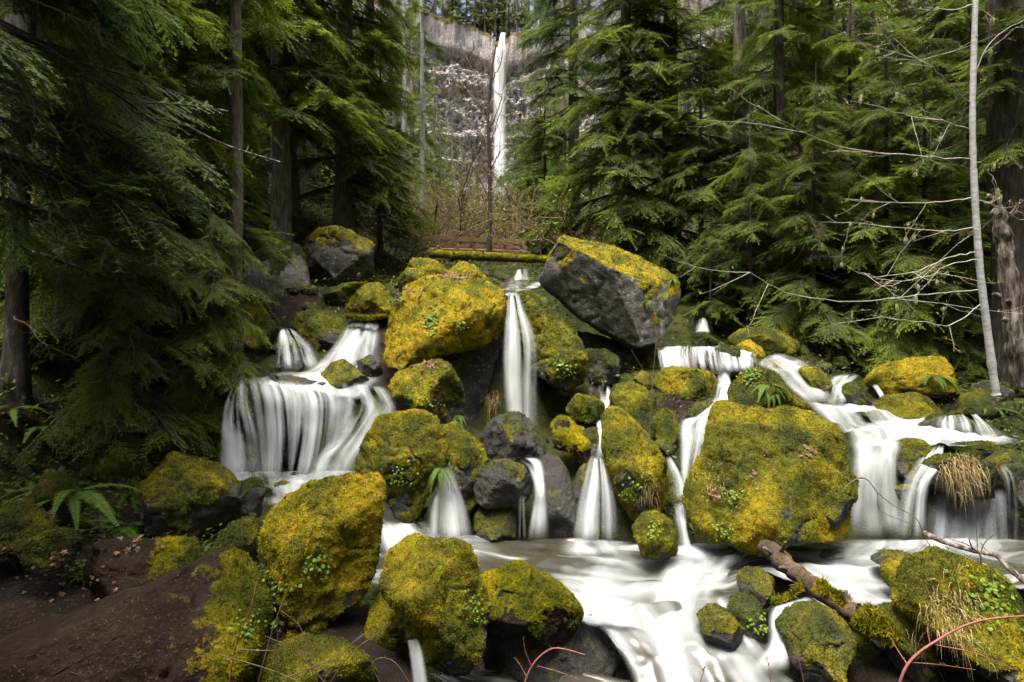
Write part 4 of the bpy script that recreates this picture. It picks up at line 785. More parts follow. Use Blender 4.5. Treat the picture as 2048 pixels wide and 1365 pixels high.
r = np.random.default_rng(11)
pts = []
def try_far(px, d, s, label, group, mind=2.2):
    x = (px - 1024) / FPX * d
    if any((x - a) ** 2 + (d - b) ** 2 < (mind + d * .02) ** 2 for a, b in pts): return
    pts.append((x, d)); far_tree(x, d, gz(x, d), s, r.uniform(0, 6.28), int(r.integers(3)), label, group)
for k in range(130):
    d = 15 + 55 * r.random() ** 1.5; side = r.random()
    px = r.uniform(-150, 640 + min(120, d * 2)) if side < .47 else r.uniform(1290 - min(90, (d - 15) * 2), 2200)
    if d < 20 and 250 < px < 1900 and r.random() < .5: continue
    lb = ('conifer in the crowded forest on the left slope', 'forest on the left slope') if px < 1000 else ('conifer in the crowded forest on the right slope', 'forest on the right slope')
    try_far(px, d, r.uniform(.8, 1.3), *lb)
for k in range(90):       # wooded slopes below the cliff
    d = r.uniform(75, 175); px = r.uniform(560, 900) if r.random() < .5 else r.uniform(1110, 1420)
    try_far(px, d, r.uniform(.7, 1.25), 'distant conifer on the slope below the cliff', 'distant conifers below the cliff', 3.5)
for px, d, s in ((938, 70, .42), (952, 60, .36), (1055, 95, .5), (1075, 66, .4), (905, 52, .46), (790, 52, 1.1), (822, 60, 1.0), (850, 66, .92), (874, 80, .85), (1105, 56, 1.0), (1125, 46, 1.0), (1092, 75, .8), (868, 48, .6), (892, 66, .62), (925, 82, .6), (860, 60, .8), (1078, 50, .5), (1098, 42, .55), (1112, 60, .75), (948, 100, .5), (1030, 120, .5), (968, 130, .55), (880, 45, .45)):
    try_far(px, d, s, 'young conifer in the brush in front of the distant waterfall', 'young conifers by the distant waterfall', 1.0)
rim_spots = [(-6,12,.9),(-3.5,16,1.0),(-5,26,1.1),(-2,10,.8),(-8,20,1.0),(-24,5,.8),(-30,4,.9),(-19,2,.7),(-13,4,.75),(-9.5,6,.6),(8,3,.7),(12,4,.8),(18,5,.8),(24,3,.9),(4.5,8,.65),(1.8,6,.6),(-40,20,1.0),(-33,14,.9),(-27,8,.8),(-21,16,.95),(-16,9,.75),(-11,22,.8),(-8,12,.62),(-2.5,24,.7),(1,12,.55),(3.5,30,.8),(6,18,.7),(10,9,.7),(15,15,.9),(21,9,.8),(27,18,1.0),(34,12,.9),(-1,40,.8),(-13,36,.8)]
for x, dy, s in rim_spots:
    far_tree(x, 200 - .0045 * (x + 5) ** 2 + dy * .2 + .5, 108.5 + smooth(4, 26, abs(x + 5)) * 2.5, s * 1.6, r.uniform(0, 6), int(r.integers(3)), 'tall conifer standing on the cliff rim against the sky', 'conifers on the cliff rim')

# unseen conifers of the surrounding forest, added to close the sky and cast shade
for k, (x, y, s) in enumerate([(-3, -9, 1.2), (3, -7, 1.15), (8, -4.5, 1.1), (13, -1, 1.2), (18, -8, 1.2), (-9, -14, 1.2), (0, -17, 1.2), (9, -14, 1.2), (15, 5, 1.1), (-4.9, -.3, .95), (-1.5, -6.5, .95), (4.5, -6, 1.0), (9, -8, 1.1), (1.5, -11, 1.2), (-4.5, -12, 1.2), (7, -12, 1.2), (13, -6, 1.2), (12.5, 9, 1.0), (15, 13, 1.1), (18.5, 17, 1.2), (11, 5.2, .9), (21, 11, 1.2), (-13, 5, 1.1), (-17, 11, 1.2)]):
    far_tree(x, y, gz(x, y), s, k * 1.7, 3 if k < 10 else k % 3, 'unseen tall conifer added behind or beside the viewpoint to close the sky, cast shade', 'added conifers around the viewpoint')

# ---- near conifers
H = lambda a, b=0: (lambda z: max(.6, a + b * z))
LT = 'hemlock '
near_tree(30, 6.6, 520, 13, .11, 'slim leaning hemlock trunk at the left frame edge with drooping boughs', 21, 1.4, 6.5, 34, H(2.0, -.06), lean=(.03, 0), yaw=(0.1, .9))
near_tree(150, 8.2, None, 15, .16, 'bushy hemlock behind the slim leaning trunk on the left bank', 22, .6, 8.0, 46, H(2.4, -.06), yaw=(-.3, 1.1))
near_tree(470, 9.6, 600, 14, .13, 'lichen spotted hemlock beside the bare grey boulder', 23, 2.0, 8.0, 34, H(1.9, -.05), bark='bark_grey', yaw=(-2.9, 1.0))
near_tree(300, 9.8, None, 16, .17, 'hemlock with long low boughs over the dark left bank', 24, .2, 8.5, 52, H(2.7, -.08), yaw=(-.6, 1.2))
near_tree(-160, 5.2, None, 14, .2, 'hemlock left of the frame reaching boughs into the upper left corner', 25, 2.2, 6.0, 26, H(2.9, -.1), yaw=(.1, .7), kind='fir')
near_tree(400, 12.5, None, 18, .2, 'hemlock behind the lichen spotted one on the left bank', 26, .5, 10, 50, H(2.6, -.08))
near_tree(560, 13.5, None, 18, .22, 'hemlock above the bare grey boulder', 27, 3.2, 10, 66, H(2.8, -.09), yaw=(-.5, 1.3), bark='bark_grey')
near_tree(690, 15.5, None, 20, .24, 'tall hemlock left of the view to the cliff', 28, 1.2, 12, 80, H(2.7, -.1), yaw=(-.5, 1.3), bark='bark_grey')
near_tree(742, 21.0, None, 22, .2, 'thin crowned hemlock at the left rim of the cliff view', 29, .8, 14, 46, H(2.3, -.07), yaw=(0, 1.6))
near_tree(806, 27.0, 512, 20, .16, 'slender pale trunked tree left of the bare tree, nearer of a pair', 30, 4.5, 14, 26, H(1.6, -.03), bark='bark_pale', ndead=16)
near_tree(842, 30.0, 505, 20, .16, 'slender pale trunked tree left of the bare tree, farther of a pair', 31, 4.5, 15, 30, H(1.7, -.03), bark='bark_pale', ndead=16)
near_tree(240, 7.0, None, 5, .06, 'young hemlock bending over the dark left bank', 32, .1, 3.6, 26, H(1.7, -.2), yaw=(-.6, .9), droop=(.2, .6))
near_tree(420, 8.0, None, 4, .06, 'young hemlock hanging over the edge of the left waterfall', 33, .1, 3.0, 24, H(1.5, -.2), yaw=(-.9, .8), droop=(.2, .6))
near_tree(1345, 16.5, None, 20, .26, 'big hemlock with layered lime boughs right of the tilted boulder', 41, 1.0, 12, 96, H(3.3, -.14), yaw=(-1.8, 1.5), bark='bark_grey')
near_tree(1250, 15.5, None, 17, .2, 'hemlock spreading boughs behind the tilted boulder', 42, .6, 10.5, 92, H(3.1, -.15), yaw=(-2.1, 1.3), bark='bark_grey')
near_tree(1150, 24.0, None, 22, .26, 'dark fir framing the right side of the distant waterfall', 43, 1.0, 17, 84, H(4.2, -.16), kind='fir', yaw=(-2.5, 1.2), bark='bark_grey')
near_tree(1475, 15.0, 520, 22, .18, 'straight grey trunked conifer right of the big layered hemlock', 44, 4.8, 12, 22, H(1.8, -.03), bark='bark_grey', ndead=16)
near_tree(1560, 13.5, None, 14, .15, 'hemlock with low lime sprays right of the straight grey trunk', 45, .5, 8.5, 62, H(2.4, -.12))
near_tree(1655, 15.5, None, 18, .2, 'hemlock in the shade behind the alder twigs', 46, .6, 10, 64, H(2.6, -.1))
near_tree(1745, 20.0, 380, 26, .56, 'massive furrowed fir trunk in the right background', 47, 8.0, 16, 24, H(3.0, -.05), bark='bark_grey', kind='fir', ndead=10)
near_tree(1808, 22.0, None, 26, .30, 'straight trunk beside the massive furrowed fir', 48, 7.0, 16, 22, H(2.4, -.05), bark='bark_grey', kind='fir')
near_tree(1770, 11.5, None, 9, .1, 'young hemlock drooping over the right cascade', 49, .1, 6.5, 44, H(2.1, -.2), yaw=(-2.0, 1.2), droop=(.1, .45))
near_tree(1880, 13.5, None, 14, .15, 'hemlock behind the pale alder trunk', 50, .5, 9, 46, H(2.3, -.12), yaw=(-2, 1.6))
near_tree(1990, 16.0, None, 18, .2, 'hemlock behind the broken snag', 51, 1, 11, 44, H(2.6, -.1), yaw=(-2, 1.6))
near_tree(2065, 9.6, None, 20, .42, 'huge dark furrowed trunk at the right frame edge', 52, 4.0, 6.5, 12, H(2.0, -.1), bark='bark', lean=(-.06, 0), yaw=(-2.6, .6), ndead=10)
near_tree(1420, 12.6, None, 3.4, .05, 'small bright hemlock sapling right of the tilted boulder', 53, .1, 2.2, 18, H(1.1, -.2), droop=(.05, .35))

near_tree(1500, 12.4, None, 7, .09, 'lime sprayed young hemlock behind the moss humps of the right cascade', 54, .1, 5.0, 34, H(1.7, -.2), droop=(.0, .35))
near_tree(1625, 11.8, None, 8, .09, 'young hemlock sweeping low behind the right upper cascade', 55, .1, 5.5, 40, H(1.9, -.2), yaw=(-1.8, 1.4), droop=(.0, .4))
near_tree(1700, 13.2, None, 10, .11, 'mid sized hemlock filling the shade below the massive fir', 56, .2, 7, 44, H(2.2, -.16), yaw=(-1.7, 1.5))
near_tree(1850, 11.0, None, 8, .09, 'young hemlock behind the wide mossy bank', 57, .1, 6, 42, H(1.9, -.2), yaw=(-1.9, 1.3), droop=(.05, .45))
near_tree(1940, 11.8, None, 9, .1, 'young hemlock between the pale alder and the snag', 58, .2, 7, 42, H(1.9, -.15), yaw=(-1.9, 1.4))
near_tree(1400, 14.2, None, 9, .1, 'young hemlock behind the right shoulder of the tilted boulder', 59, .2, 7, 42, H(2.1, -.16), yaw=(-1.6, 1.5))
near_tree(760, 17.5, None, 10, .1, 'young hemlock spreading behind the left moss humps', 61, .8, 7, 34, H(2.0, -.16), yaw=(-.3, 1.2))
near_tree(1090, 19.5, None, 8, .1, 'young hemlock behind the tip of the tilted boulder', 62, .2, 6, 34, H(1.7, -.15), yaw=(-2.4, 1.3))

# ------------------------------------------------------------------ small stones and ground cover between the boulders
def small_rock(seed):
    g = np.random.default_rng(seed); Dv, F = ico(4); V = Dv * np.array((1, .85, .7)); 
    for k in range(9):
        n = g.normal(0, 1, 3); n /= np.linalg.norm(n); dd = V @ n; V = V - n * (np.maximum(dd - g.uniform(.55, .8) * dd.max(), 0) * .9)[:, None]
    Nn = vnormals(V, F); V = V + Nn * (fbm(V * 2.2, 4, seed) * .12 + fbm(V * 8, 3, seed + 1) * .04)[:, None]; Nn = vnormals(V, F)
    mk = smooth(.2, .9, .45 + Nn[:, 2] * .5 + fbm(V * 2.5, 3, seed + 4) * .8)
    me = mesh_np('rock', V, F, True, {'moss': mk, 'warm': .3 + fbm(V * 2, 2, seed + 6) * .3}); me.materials.append(M['rock']); return me
SR = [small_rock(900 + k) for k in range(5)]
wb = np.array(WATER_BED); g = np.random.default_rng(91); cnt = 0
while cnt < 130:
    y = g.uniform(4.2, 14); x = g.uniform(-.62, .86) * y
    if (((wb[:, 0] - x) ** 2 + (wb[:, 1] - y) ** 2) < (wb[:, 3] * .9) ** 2).any(): continue
    s = g.uniform(.07, .30) * (.6 + y * .06); o = link('rock', SR[cnt % 5], None, None, (x, y, gz(x, y) + s * .15)); o.scale = (s, s, s); o.rotation_euler = (g.normal(0, .2), g.normal(0, .2), g.uniform(0, 6.28)); cnt += 1
    side = 'left of the central waterfall' if x < 0 else 'right of the central waterfall'
    tag(o, 'small mossy stone wedged between the boulders ' + side, 'rock', 'small stones ' + side)

def undergrowth(n, seed):
    g = np.random.default_rng(seed); G = Geo(); k = 0
    ys = 4.4 + 33 * g.random(n) ** 1.6; xs = g.uniform(-1.05, 1.05, n) * ys; zs = ground_z(xs, ys)
    V = []; A = []
    for x, y, z in zip(xs, ys, zs):
        if abs(x + .3) < 1.2 and y < 9: continue
        if (((wb[:, 0] - x) ** 2 + (wb[:, 1] - y) ** 2) < (wb[:, 3] * 1.3) ** 2).any(): continue
        s = g.uniform(.014, .034) * (1 + y * .08); m = int(g.integers(3, 7)); c = np.array((x, y, z)) 
        for j in range(m):
            p = c + np.array((g.normal(0, s * 1.6), g.normal(0, s * 1.6), abs(g.normal(0, s * 2.2)) + .01)); a = g.uniform(0, 6.28); d = np.array((math.cos(a), math.sin(a), g.normal(.1, .4))) * s; e = np.array((-math.sin(a), math.cos(a), g.normal(0, .3))) * s * .38
            V += [p - d * .5, p + e, p + d, p - e]; A += [g.random()] * 4
    V = np.array(V); q = np.arange(len(V)).reshape(-1, 4)
    return mesh_np('undergrowth', V, q, False, {'tip': np.array(A)})
M['undergrowth'] = leaf_mat('undergrowth_leaf', (.022, .036, .007), (.06, .085, .014), (.16, .18, .03), .3, .5, 1.5)
ug = link('undergrowth', undergrowth(22000, 92), M['undergrowth']); tag(ug, 'low leafy ground cover on the forest floor of both banks', None, None, 'stuff')

# ------------------------------------------------------------------ bare trees, twigs, logs
def poly(pts, n=5):
    return spline(np.array([P(*p) for p in pts]), n)
def twiggy(name, label, cat, trunk, r0, r1, branches, mat, bark=None, depth_jit=.5, seed=1, buds=0, sub=5, br=.010, budm='bud', lichens=0):
    """bare tree: trunk and branches given as pixel paths"""
    g = np.random.default_rng(seed); T = poly(trunk, 8); base = T[0].copy(); root = empty(name, base); tag(root, label, cat)
    tg = Geo(); rad = np.linspace(r0, r1, len(T)) * (1 + g.normal(0, .05, len(T))); tg.tube(T - base, rad, 10); link('trunk', tg.mesh('trunk'), M[bark or mat], root)
    B = Geo(); bud = Geo(); li = Geo(); ends = []
    def grow(pts, rad, level):
        B.tube(pts - base, np.linspace(rad, rad * .3, len(pts)), 4, cap=False); ends.append(pts[-1])
        if level <= 0: return
        for k in range(sub if level > 1 else 3):
            i = g.integers(len(pts) // 5, len(pts)); a = pts[i]; tg_ = pts[min(i + 1, len(pts) - 1)] - pts[max(i - 1, 0)]; tg_ = tg_ / max(np.linalg.norm(tg_), 1e-6)
            L = np.linalg.norm(pts[-1] - pts[0]) * g.uniform(.18, .42); d = tg_ * .8 + g.normal(0, .45, 3); d /= np.linalg.norm(d)
            tt = np.linspace(0, 1, 6)[:, None]; q = a + d * L * tt + np.array((0, 0, 1.)) * (g.uniform(-.15, .30) * L * tt ** 2) + g.normal(0, L * .015, (6, 3)) * tt
            grow(q, rad * .45, level - 1)
            for s in range(buds):
                e = q[g.integers(2, 6)]; dz = np.array((g.normal(0, .4), g.normal(0, .4), 1.)) * g.uniform(.018, .042); e2 = np.cross(dz, g.normal(0, 1, 3)); e2 = e2 / np.linalg.norm(e2) * .007
                bud.add(np.array([e, e + dz * .5 + e2, e + dz, e + dz * .5 - e2]) - base, [(0, 1, 2, 3)], g.random())
    for b in branches:
        j = b[1:] if isinstance(b[0], (int, float)) and not hasattr(b[0], '__len__') else b
        rr = b[0] if j is not b else br
        q_ = poly(j, 5); q_[1:-1] += g.normal(0, .0009 * q_[0, 1], (len(q_) - 2, 3)); grow(q_, rr, 2)
    for k in range(lichens):
        e = ends[g.integers(len(ends))]; L = g.uniform(.04, .11)
        for s in range(9):
            o = g.normal(0, .008, 3); li.tube(np.array([e + o, e + o * 1.6 + (0, 0, -L * .5), e + o * .8 + (0, 0, -L * g.uniform(.7, 1))]) - base, [.003, .004, .001], 3, cap=False)
    link('branches', B.mesh('branches'), M[mat], root)
    if bud.n: link('buds', bud.mesh('buds', False), M[budm], root)['kind'] = 'stuff'
    if li.n: link('lichen', li.mesh('lichen'), M['lichen'], root)['kind'] = 'stuff'
    return root

D = 8.0
def al(*p): return [(x, y, D + dz) for x, y, dz in p]
twiggy('alder_tree', 'slender pale barked alder with long bare budding twigs at the right', 'tree', al((1992,790,0),(1985,740,0),(1972,640,0),(1960,540,0),(1950,400,0),(1945,250,0),(1948,100,0),(1953,-60,0)), .054, .034,
  [al((1940,205,0),(1890,160,-.1),(1850,125,-.2),(1790,105,-.3),(1720,85,-.4),(1625,30,-.6)), al((1800,110,-.3),(1770,70,-.4),(1735,28,-.5)),
   al((1938,258,0),(1870,240,-.2),(1790,225,-.4),(1720,190,-.6)), al((1938,318,0),(1850,314,-.3),(1720,302,-.6),(1640,280,-.8),(1560,240,-1)),
   al((1942,396,0),(1870,405,.2),(1780,405,.4),(1690,398,.6)), al((1950,455,0),(1880,463,.1),(1800,455,.2),(1700,445,.3)),
   al((1950,505,0),(1900,515,-.2),(1840,540,-.4),(1760,553,-.6),(1720,545,-.8)), al((1955,520,0),(1900,530,-.3),(1850,555,-.5),(1770,565,-.8)),
   al((1955,580,0),(1890,585,-.2),(1800,595,-.5),(1700,603,-.8),(1570,585,-1.1),(1500,545,-1.3)), al((1945,160,0),(1985,80,.1),(2048,40,.3)), al((1948,320,0),(1975,340,.1),(1990,380,.1)),
   al((1947,10,0),(1900,20,-.2),(1850,15,-.3),(1830,0,-.4)), al((1948,20,0),(1970,25,.1),(1982,60,.1)), al((1950,400,0),(1990,410,.2),(2040,440,.3)), al((1960,610,0),(1900,650,-.2),(1850,645,-.4),(1740,630,-.7))],
  'twig_pale', 'bark_pale', seed=3, buds=3, lichens=40, br=.0085)
twiggy('bare_tree', 'dark bare lichen crusted tree standing in front of the distant waterfall', 'tree', [(972,560,17.5),(978,500,17.5),(980,400,17.5),(978,300,17.5),(976,220,17.5),(984,140,17.5),(992,90,17.5)], .085, .025,
  [[(979,300,17.5),(990,255,17.4),(998,235,17.4),(1008,200,17.4)],[(979,345,17.5),(992,318,17.4),(1012,290,17.3)],[(978,230,17.5),(940,190,17.3),(915,160,17.2)],[(978,400,17.5),(955,350,17.4),(940,330,17.3),(900,310,17.2)],[(979,380,17.5),(1000,372,17.3),(1020,375,17.2)],
   [(978,290,17.5),(955,262,17.7),(930,240,17.7)],[(977,220,17.5),(950,150,17.6),(935,120,17.7)],[(984,160,17.5),(1000,130,17.5),(1004,110,17.5)],[(978,440,17.5),(950,420,17.2),(920,425,17.1)],[(978,350,17.5),(940,300,17.2),(890,270,17.0)],[(978,260,17.5),(1000,210,17.4),(1006,180,17.3)]], 'twig', 'bark', seed=5, br=.022, sub=6)
# brush of bare shrubs
def shrub_mesh(seed, n=14, h=1.0):
    g = np.random.default_rng(seed); B = Geo(); bud = Geo()
    def grow(a, d, L, rad, lev):
        tt = np.linspace(0, 1, 5)[:, None]; q = a + d * L * tt + np.array((0, 0, -.25)) * L * tt ** 2 + g.normal(0, .03 * L, (5, 3)) * tt
        B.tube(q, np.linspace(rad, rad * .4, 5), 3, cap=False)
        if lev:
            for k in range(4):
                i = g.integers(1, 5); dd = d + g.normal(0, .55, 3); grow(q[i], dd / np.linalg.norm(dd), L * g.uniform(.35, .6), rad * .5, lev - 1)
        else:
            for k in range(2):
                e = q[g.integers(2, 5)]; v = g.normal(0, .007, 3); w_ = g.normal(0, .0028, 3); bud.add(np.array([e, e + v + w_, e + 1.8 * v, e + v - w_]), [(0, 1, 2, 3)], g.random())
    for k in range(n):
        d = np.array((g.normal(0, .6), g.normal(0, .6), 1.)); grow(np.array((g.normal(0, .08), g.normal(0, .08), -.05)), d / np.linalg.norm(d), h * g.uniform(.5, .9), .009, 3)
    return two_mat_mesh('twigs', B, bud, M['twig'], M['bud'])
SHR = [shrub_mesh(600 + k, 5) for k in range(3)]
def shrub(px, d, s, label, group):
    x = (px - 1024) / FPX * d; root = empty('bare_shrub', (x, d, gz(x, d))); root.scale = (s * 1.3, s * 1.3, s); root.rotation_euler = (0, 0, r.uniform(0, 6.28)); tag(root, label, 'shrub', group)
    link('twigs', SHR[int(r.integers(3))], None, root)
for k in range(75):
    d = 15.5 + 45 * r.random() ** 1.3; px = r.normal(960, 105) if r.random() < .75 else r.uniform(560, 1500)
    
    if 830 < px < 1075 and d < 20.5: d += 5.5
    shrub(px, d, r.uniform(1.4, 3.2) * (1 + d * .012), 'brown bare twigged shrub in the brush behind the boulders', 'bare brush behind the boulders')
for k in range(40):
    d = 60 + 115 * r.random(); px = r.uniform(840, 1140); shrub(px, d, r.uniform(5, 9), 'bare shrub on the far slope at the foot of the cliff', 'bare shrubs below the cliff')

def log(name, label, pts, r0, r1, mat, seed=1, stubs=0, moss=.5, cat='log', sides=12, warm=.6, fuzz=2500):
    g = np.random.default_rng(seed); q = poly(pts, 8); base = q[q[:, 2].argmin()].copy(); n = len(q)
    G = Geo(); rad = np.linspace(r0, r1, n) * (1 + g.normal(0, .06, n)); G.tube(q - base, rad, sides)
    V = np.vstack(G.V); F = np.vstack(G.F); Nn = vnormals(V, F); V = V + Nn * (fbm(V * np.array((9, 9, 9)), 3, seed) * r0 * .28)[:, None]
    mk = np.clip(moss + Nn[:, 2] * .35 + fbm(V * 3, 3, seed + 2) * .6, 0, 1)
    root = link(name, mesh_np(name, V, F, True, {'moss': mk, 'warm': np.full(len(V), warm)}), M[mat], None, tuple(base)); tag(root, label, cat)
    for k in range(stubs):
        i = g.integers(2, n - 2); d = g.normal(0, 1, 3); d[2] = abs(d[2]) + .3; d /= np.linalg.norm(d); L = g.uniform(.05, .14); sg = Geo()
        a = q[i] - base; sg.tube(np.array([a, a + d * (rad[i] + L * .5), a + d * (rad[i] + L) + g.normal(0, .01, 3)]), [r0 * .28, r0 * .2, r0 * .12], 6); link('stub', sg.mesh('stub'), M['dead_wood'], root)
    if fuzz:
        fm = mk[F].mean(1); tri = V[F]; fn = np.cross(tri[:, 1] - tri[:, 0], tri[:, 2] - tri[:, 0]); ar = np.linalg.norm(fn, axis=1); fn = fn / np.maximum(ar, 1e-12)[:, None]; wg = ar * smooth(.5, .75, fm)
        if wg.sum() > 0:
            f = g.choice(len(F), fuzz, p=wg / wg.sum()); b = g.dirichlet((1, 1, 1), fuzz); p0 = (tri[f] * b[:, :, None]).sum(1); dr = fn[f] + g.normal(0, .5, (fuzz, 3)); hh = g.uniform(.012, .03, (fuzz, 1)); sd = np.cross(dr, g.normal(0, 1, (fuzz, 3))); sd /= np.linalg.norm(sd, axis=1, keepdims=True)
            VV = np.stack([p0 - sd * .005, p0 + sd * .005, p0 + dr * hh], 1).reshape(-1, 3); link('moss', mesh_np('moss', VV, np.arange(fuzz * 3).reshape(-1, 3), False, {'warm': np.full(fuzz * 3, warm)}), M['moss'], root)['kind'] = 'stuff'
    return root
M['log'] = rock_mat('rotting_log', wet=.2, base=(.12, .09, .062), lichen=0)
log('fallen_log', 'rotten mossy log lying across the lower rapids', [(1530,1092,5.35),(1560,1118,5.15),(1610,1160,4.85),(1665,1200,4.6),(1720,1232,4.42),(1760,1250,4.35)], .085, .075, 'log', 5, 9, .12)
log('moss_clump', 'bright yellow moss covered end of the broken log', [(1722,1228,4.25),(1748,1248,4.2),(1780,1268,4.12),(1806,1282,4.05)], .085, .06, 'log', 6, 0, .95, 'log', fuzz=5000)
log('broken_branch', 'short mossy branch crossing under the rotten log', [(1612,1160,4.82),(1600,1180,4.75),(1575,1198,4.68),(1545,1206,4.62)], .028, .018, 'log', 7, 1, .6, 'branch', 8, fuzz=800)
log('fallen_log', 'long mossy log lying behind the stream above the central waterfall', [(860,508,14.0),(940,512,13.8),(1020,516,13.6),(1095,520,13.4),(1150,530,13.2)], .11, .09, 'log', 8, 3, .62, fuzz=3000)
log('fallen_log', 'thin mossy log lying over the upper left cascade', [(695,632,9.45),(730,636,9.4),(775,632,9.35)], .05, .04, 'log', 9, 0, .8, fuzz=1200)
log('broken_snag', 'leaning broken dead snag with pale splintered wood at the right', [(2052,770,8.9),(2036,690,8.9),(2022,600,8.9),(2010,500,8.9),(2000,440,8.9),(1996,410,8.9),(1986,378,8.9)], .20, .035, 'dead_wood', 10, 9, .0, 'dead tree', 14, fuzz=0)
log('fallen_branch', 'long pale dead limb slanting through the upper left boughs', [(190,140,6.6),(260,190,6.9),(350,240,7.2),(450,290,7.6),(560,325,8.0)], .028, .012, 'dead_wood', 11, 8, 0, 'branch', 8, fuzz=0)
log('fallen_branch', 'thin grey dead limb slanting across the left boughs', [(0,195,5.4),(60,235,5.6),(130,285,5.8),(200,340,6.0)], .014, .007, 'dead_wood', 12, 6, 0, 'branch', 6, fuzz=0)
log('driftwood_stick', 'dark stick lying in the white pool at the right', [(1850,1068,5.9),(1900,1088,5.6),(1960,1105,5.45),(1990,1110,5.4)], .03, .018, 'dead_wood', 13, 2, 0, 'branch', 7, fuzz=0)
log('driftwood_stick', 'bare brown stick leaning at the right frame edge', [(1994,1112,4.9),(2020,1138,4.75),(2060,1172,4.6)], .022, .025, 'dead_wood', 14, 1, 0, 'branch', 7, fuzz=0)

# footbridge far behind the boulders
def box(g, a, b, w_, h_):
    a = np.array(a, float); b = np.array(b, float); d = (b - a) / np.linalg.norm(b - a); s = np.cross(d, (0, 0, 1.)); 
    if np.linalg.norm(s) < 1e-3: s = np.array((1., 0, 0))
    s /= np.linalg.norm(s); u = np.cross(s, d); V = [e + s * x * w_ + u * y * h_ for e in (a, b) for x, y in ((-1, -1), (1, -1), (1, 1), (-1, 1))]
    g.add(np.array(V), [(0, 1, 2, 3), (7, 6, 5, 4), (0, 4, 5, 1), (1, 5, 6, 2), (2, 6, 7, 3), (3, 7, 4, 0)])
bd = 18.2; br_ = empty('footbridge', P(860, 506, bd)); tag(br_, 'brown wooden footbridge with slanting rail posts behind the boulders', 'bridge'); O_ = P(860, 506, bd)
def bpart(nm, a, b, w_, h_):
    g = Geo(); box(g, P(*a) - O_, P(*b) - O_, w_, h_); link(nm, g.mesh(nm, False), M['timber'], br_)
bpart('beam', (845,506,bd), (1060,512,bd), .10, .13); bpart('beam', (850,502,bd+1.3), (1058,507,bd+1.3), .10, .13)
for k in range(26): bpart('plank', (848+k*8.2, 500+k*.22, bd-.1), (850+k*8.0, 497+k*.2, bd+1.4), .065, .025)
bpart('handrail', (850,478,bd), (1052,484,bd), .05, .06); bpart('handrail', (850,490,bd), (1054,496,bd), .04, .05); bpart('handrail', (856,477,bd+1.3), (1050,482,bd+1.3), .05, .06)
for k in range(6):
    x = 874 + k * 34; bpart('rail_post', (x,477+k,bd-.07), (x+11,510+k,bd-.07), .05, .05)

# ------------------------------------------------------------------ ferns, leaves, grass, canes
def frond_mesh(seed):
    g = np.random.default_rng(seed); G = Geo(); t = np.linspace(0, 1, 12); ax_ = np.stack([t * .9, g.normal(0, .004, 12).cumsum(), .42 * t - .62 * t ** 2.1], 1); G.tube(ax_, np.linspace(.006, .001, 12), 3, .2)
    for i in range(30):
        u = .12 + .87 * i / 30; a = np.array([np.interp(u, t, ax_[:, k]) for k in range(3)]); b = np.array([np.interp(min(1, u + .02), t, ax_[:, k]) for k in range(3)]); d = (b - a) / max(np.linalg.norm(b - a), 1e-6)
        L = .125 * min(1, (u - .02) / .22) * (1 - max(0, u - .35) / .72) + .008
        for sg in (-1, 1):
            s = np.array((0, sg, 0)) + d * .35 + np.array((0, 0, -.12 + g.normal(0, .08))); s /= np.linalg.norm(s); w_ = d * .0135; mid = a + s * L * .35
            G.add(np.array([a - w_ * .5, a + w_ * .5, mid + w_, a + s * L, mid - w_]), [(0, 1, 2, 2), (0, 2, 4, 4), (4, 2, 3, 3)], .25 + .5 * u + g.normal(0, .08))
    F = np.vstack(G.F); F = F[(F[:, 0] != F[:, 1]) & (F[:, 1] != F[:, 2]) & (F[:, 0] != F[:, 2])]
    me = mesh_np('frond', np.vstack(G.V), F, False, {'tip': np.concatenate(G.A)}); me.materials.append(M['fern']); return me
FROND = [frond_mesh(700 + k) for k in range(3)]
def fern(px, py, L, label, n=9, spread=6.283, a0=0.0, tilt=0.0, seed=1, group=None):
    h = hit(px, py); g = np.random.default_rng(seed); root = empty('fern', h[0]); tag(root, label, 'fern', group)
    for k in range(n):
        o = link('frond', FROND[k % 3], None, root); a = a0 + (k + g.uniform(-.3, .3)) / n * spread; s = L * g.uniform(.7, 1.15); o.scale = (s, s, s); o.rotation_euler = Euler((g.normal(0, .12), tilt + g.uniform(-.35, .2), a), 'XYZ')
PI = math.pi
fern(228, 1062, .66, 'big sword fern arching over the left bank beside the rounded dark boulder', 11, PI * 1.2, -PI * .95, .2, 1)
fern(150, 985, .62, 'sword fern above the narrow mossy rock on the left bank', 9, PI * 1.3, -PI * 1.0, .15, 2)
fern(90, 860, .62, 'fern high on the left bank near the frame edge', 9, PI * 1.4, -PI, .1, 3)
fern(60, 960, .5, 'fern at the left frame edge above the cut mossy rock', 8, PI * 1.2, -PI * .9, .2, 4)
fern(165, 1045, .5, 'fern tucked beside the smooth dark slab on the left bank', 9, PI * 1.3, -PI, .2, 18)
fern(265, 985, .5, 'fern hanging down the left flank of the rounded dark boulder', 9, PI * 1.2, -PI * 1.1, .3, 19)
fern(45, 1000, .5, 'fern sprouting above the mossy rock cut by the frame', 9, PI * 1.3, -PI, .2, 20)
fern(110, 720, .6, 'shaded fern halfway up the left bank', 8, PI * 1.4, -PI, .1, 5)
fern(60, 600, .6, 'fern under the slim leaning hemlock trunk', 8, PI * 1.4, -PI, .1, 6)
fern(150, 490, .7, 'pale fern on the slope behind the slim leaning trunk', 8, PI * 1.4, -PI, .1, 7)
fern(730, 1200, .42, 'sword fern hanging beside the little rill under the golden boulder', 10, PI * 1.2, -PI * 1.1, .35, 8)
fern(880, 935, .30, 'small fern hanging from the boulder over the smooth white fall', 7, PI * .9, -PI * .8, .6, 9)
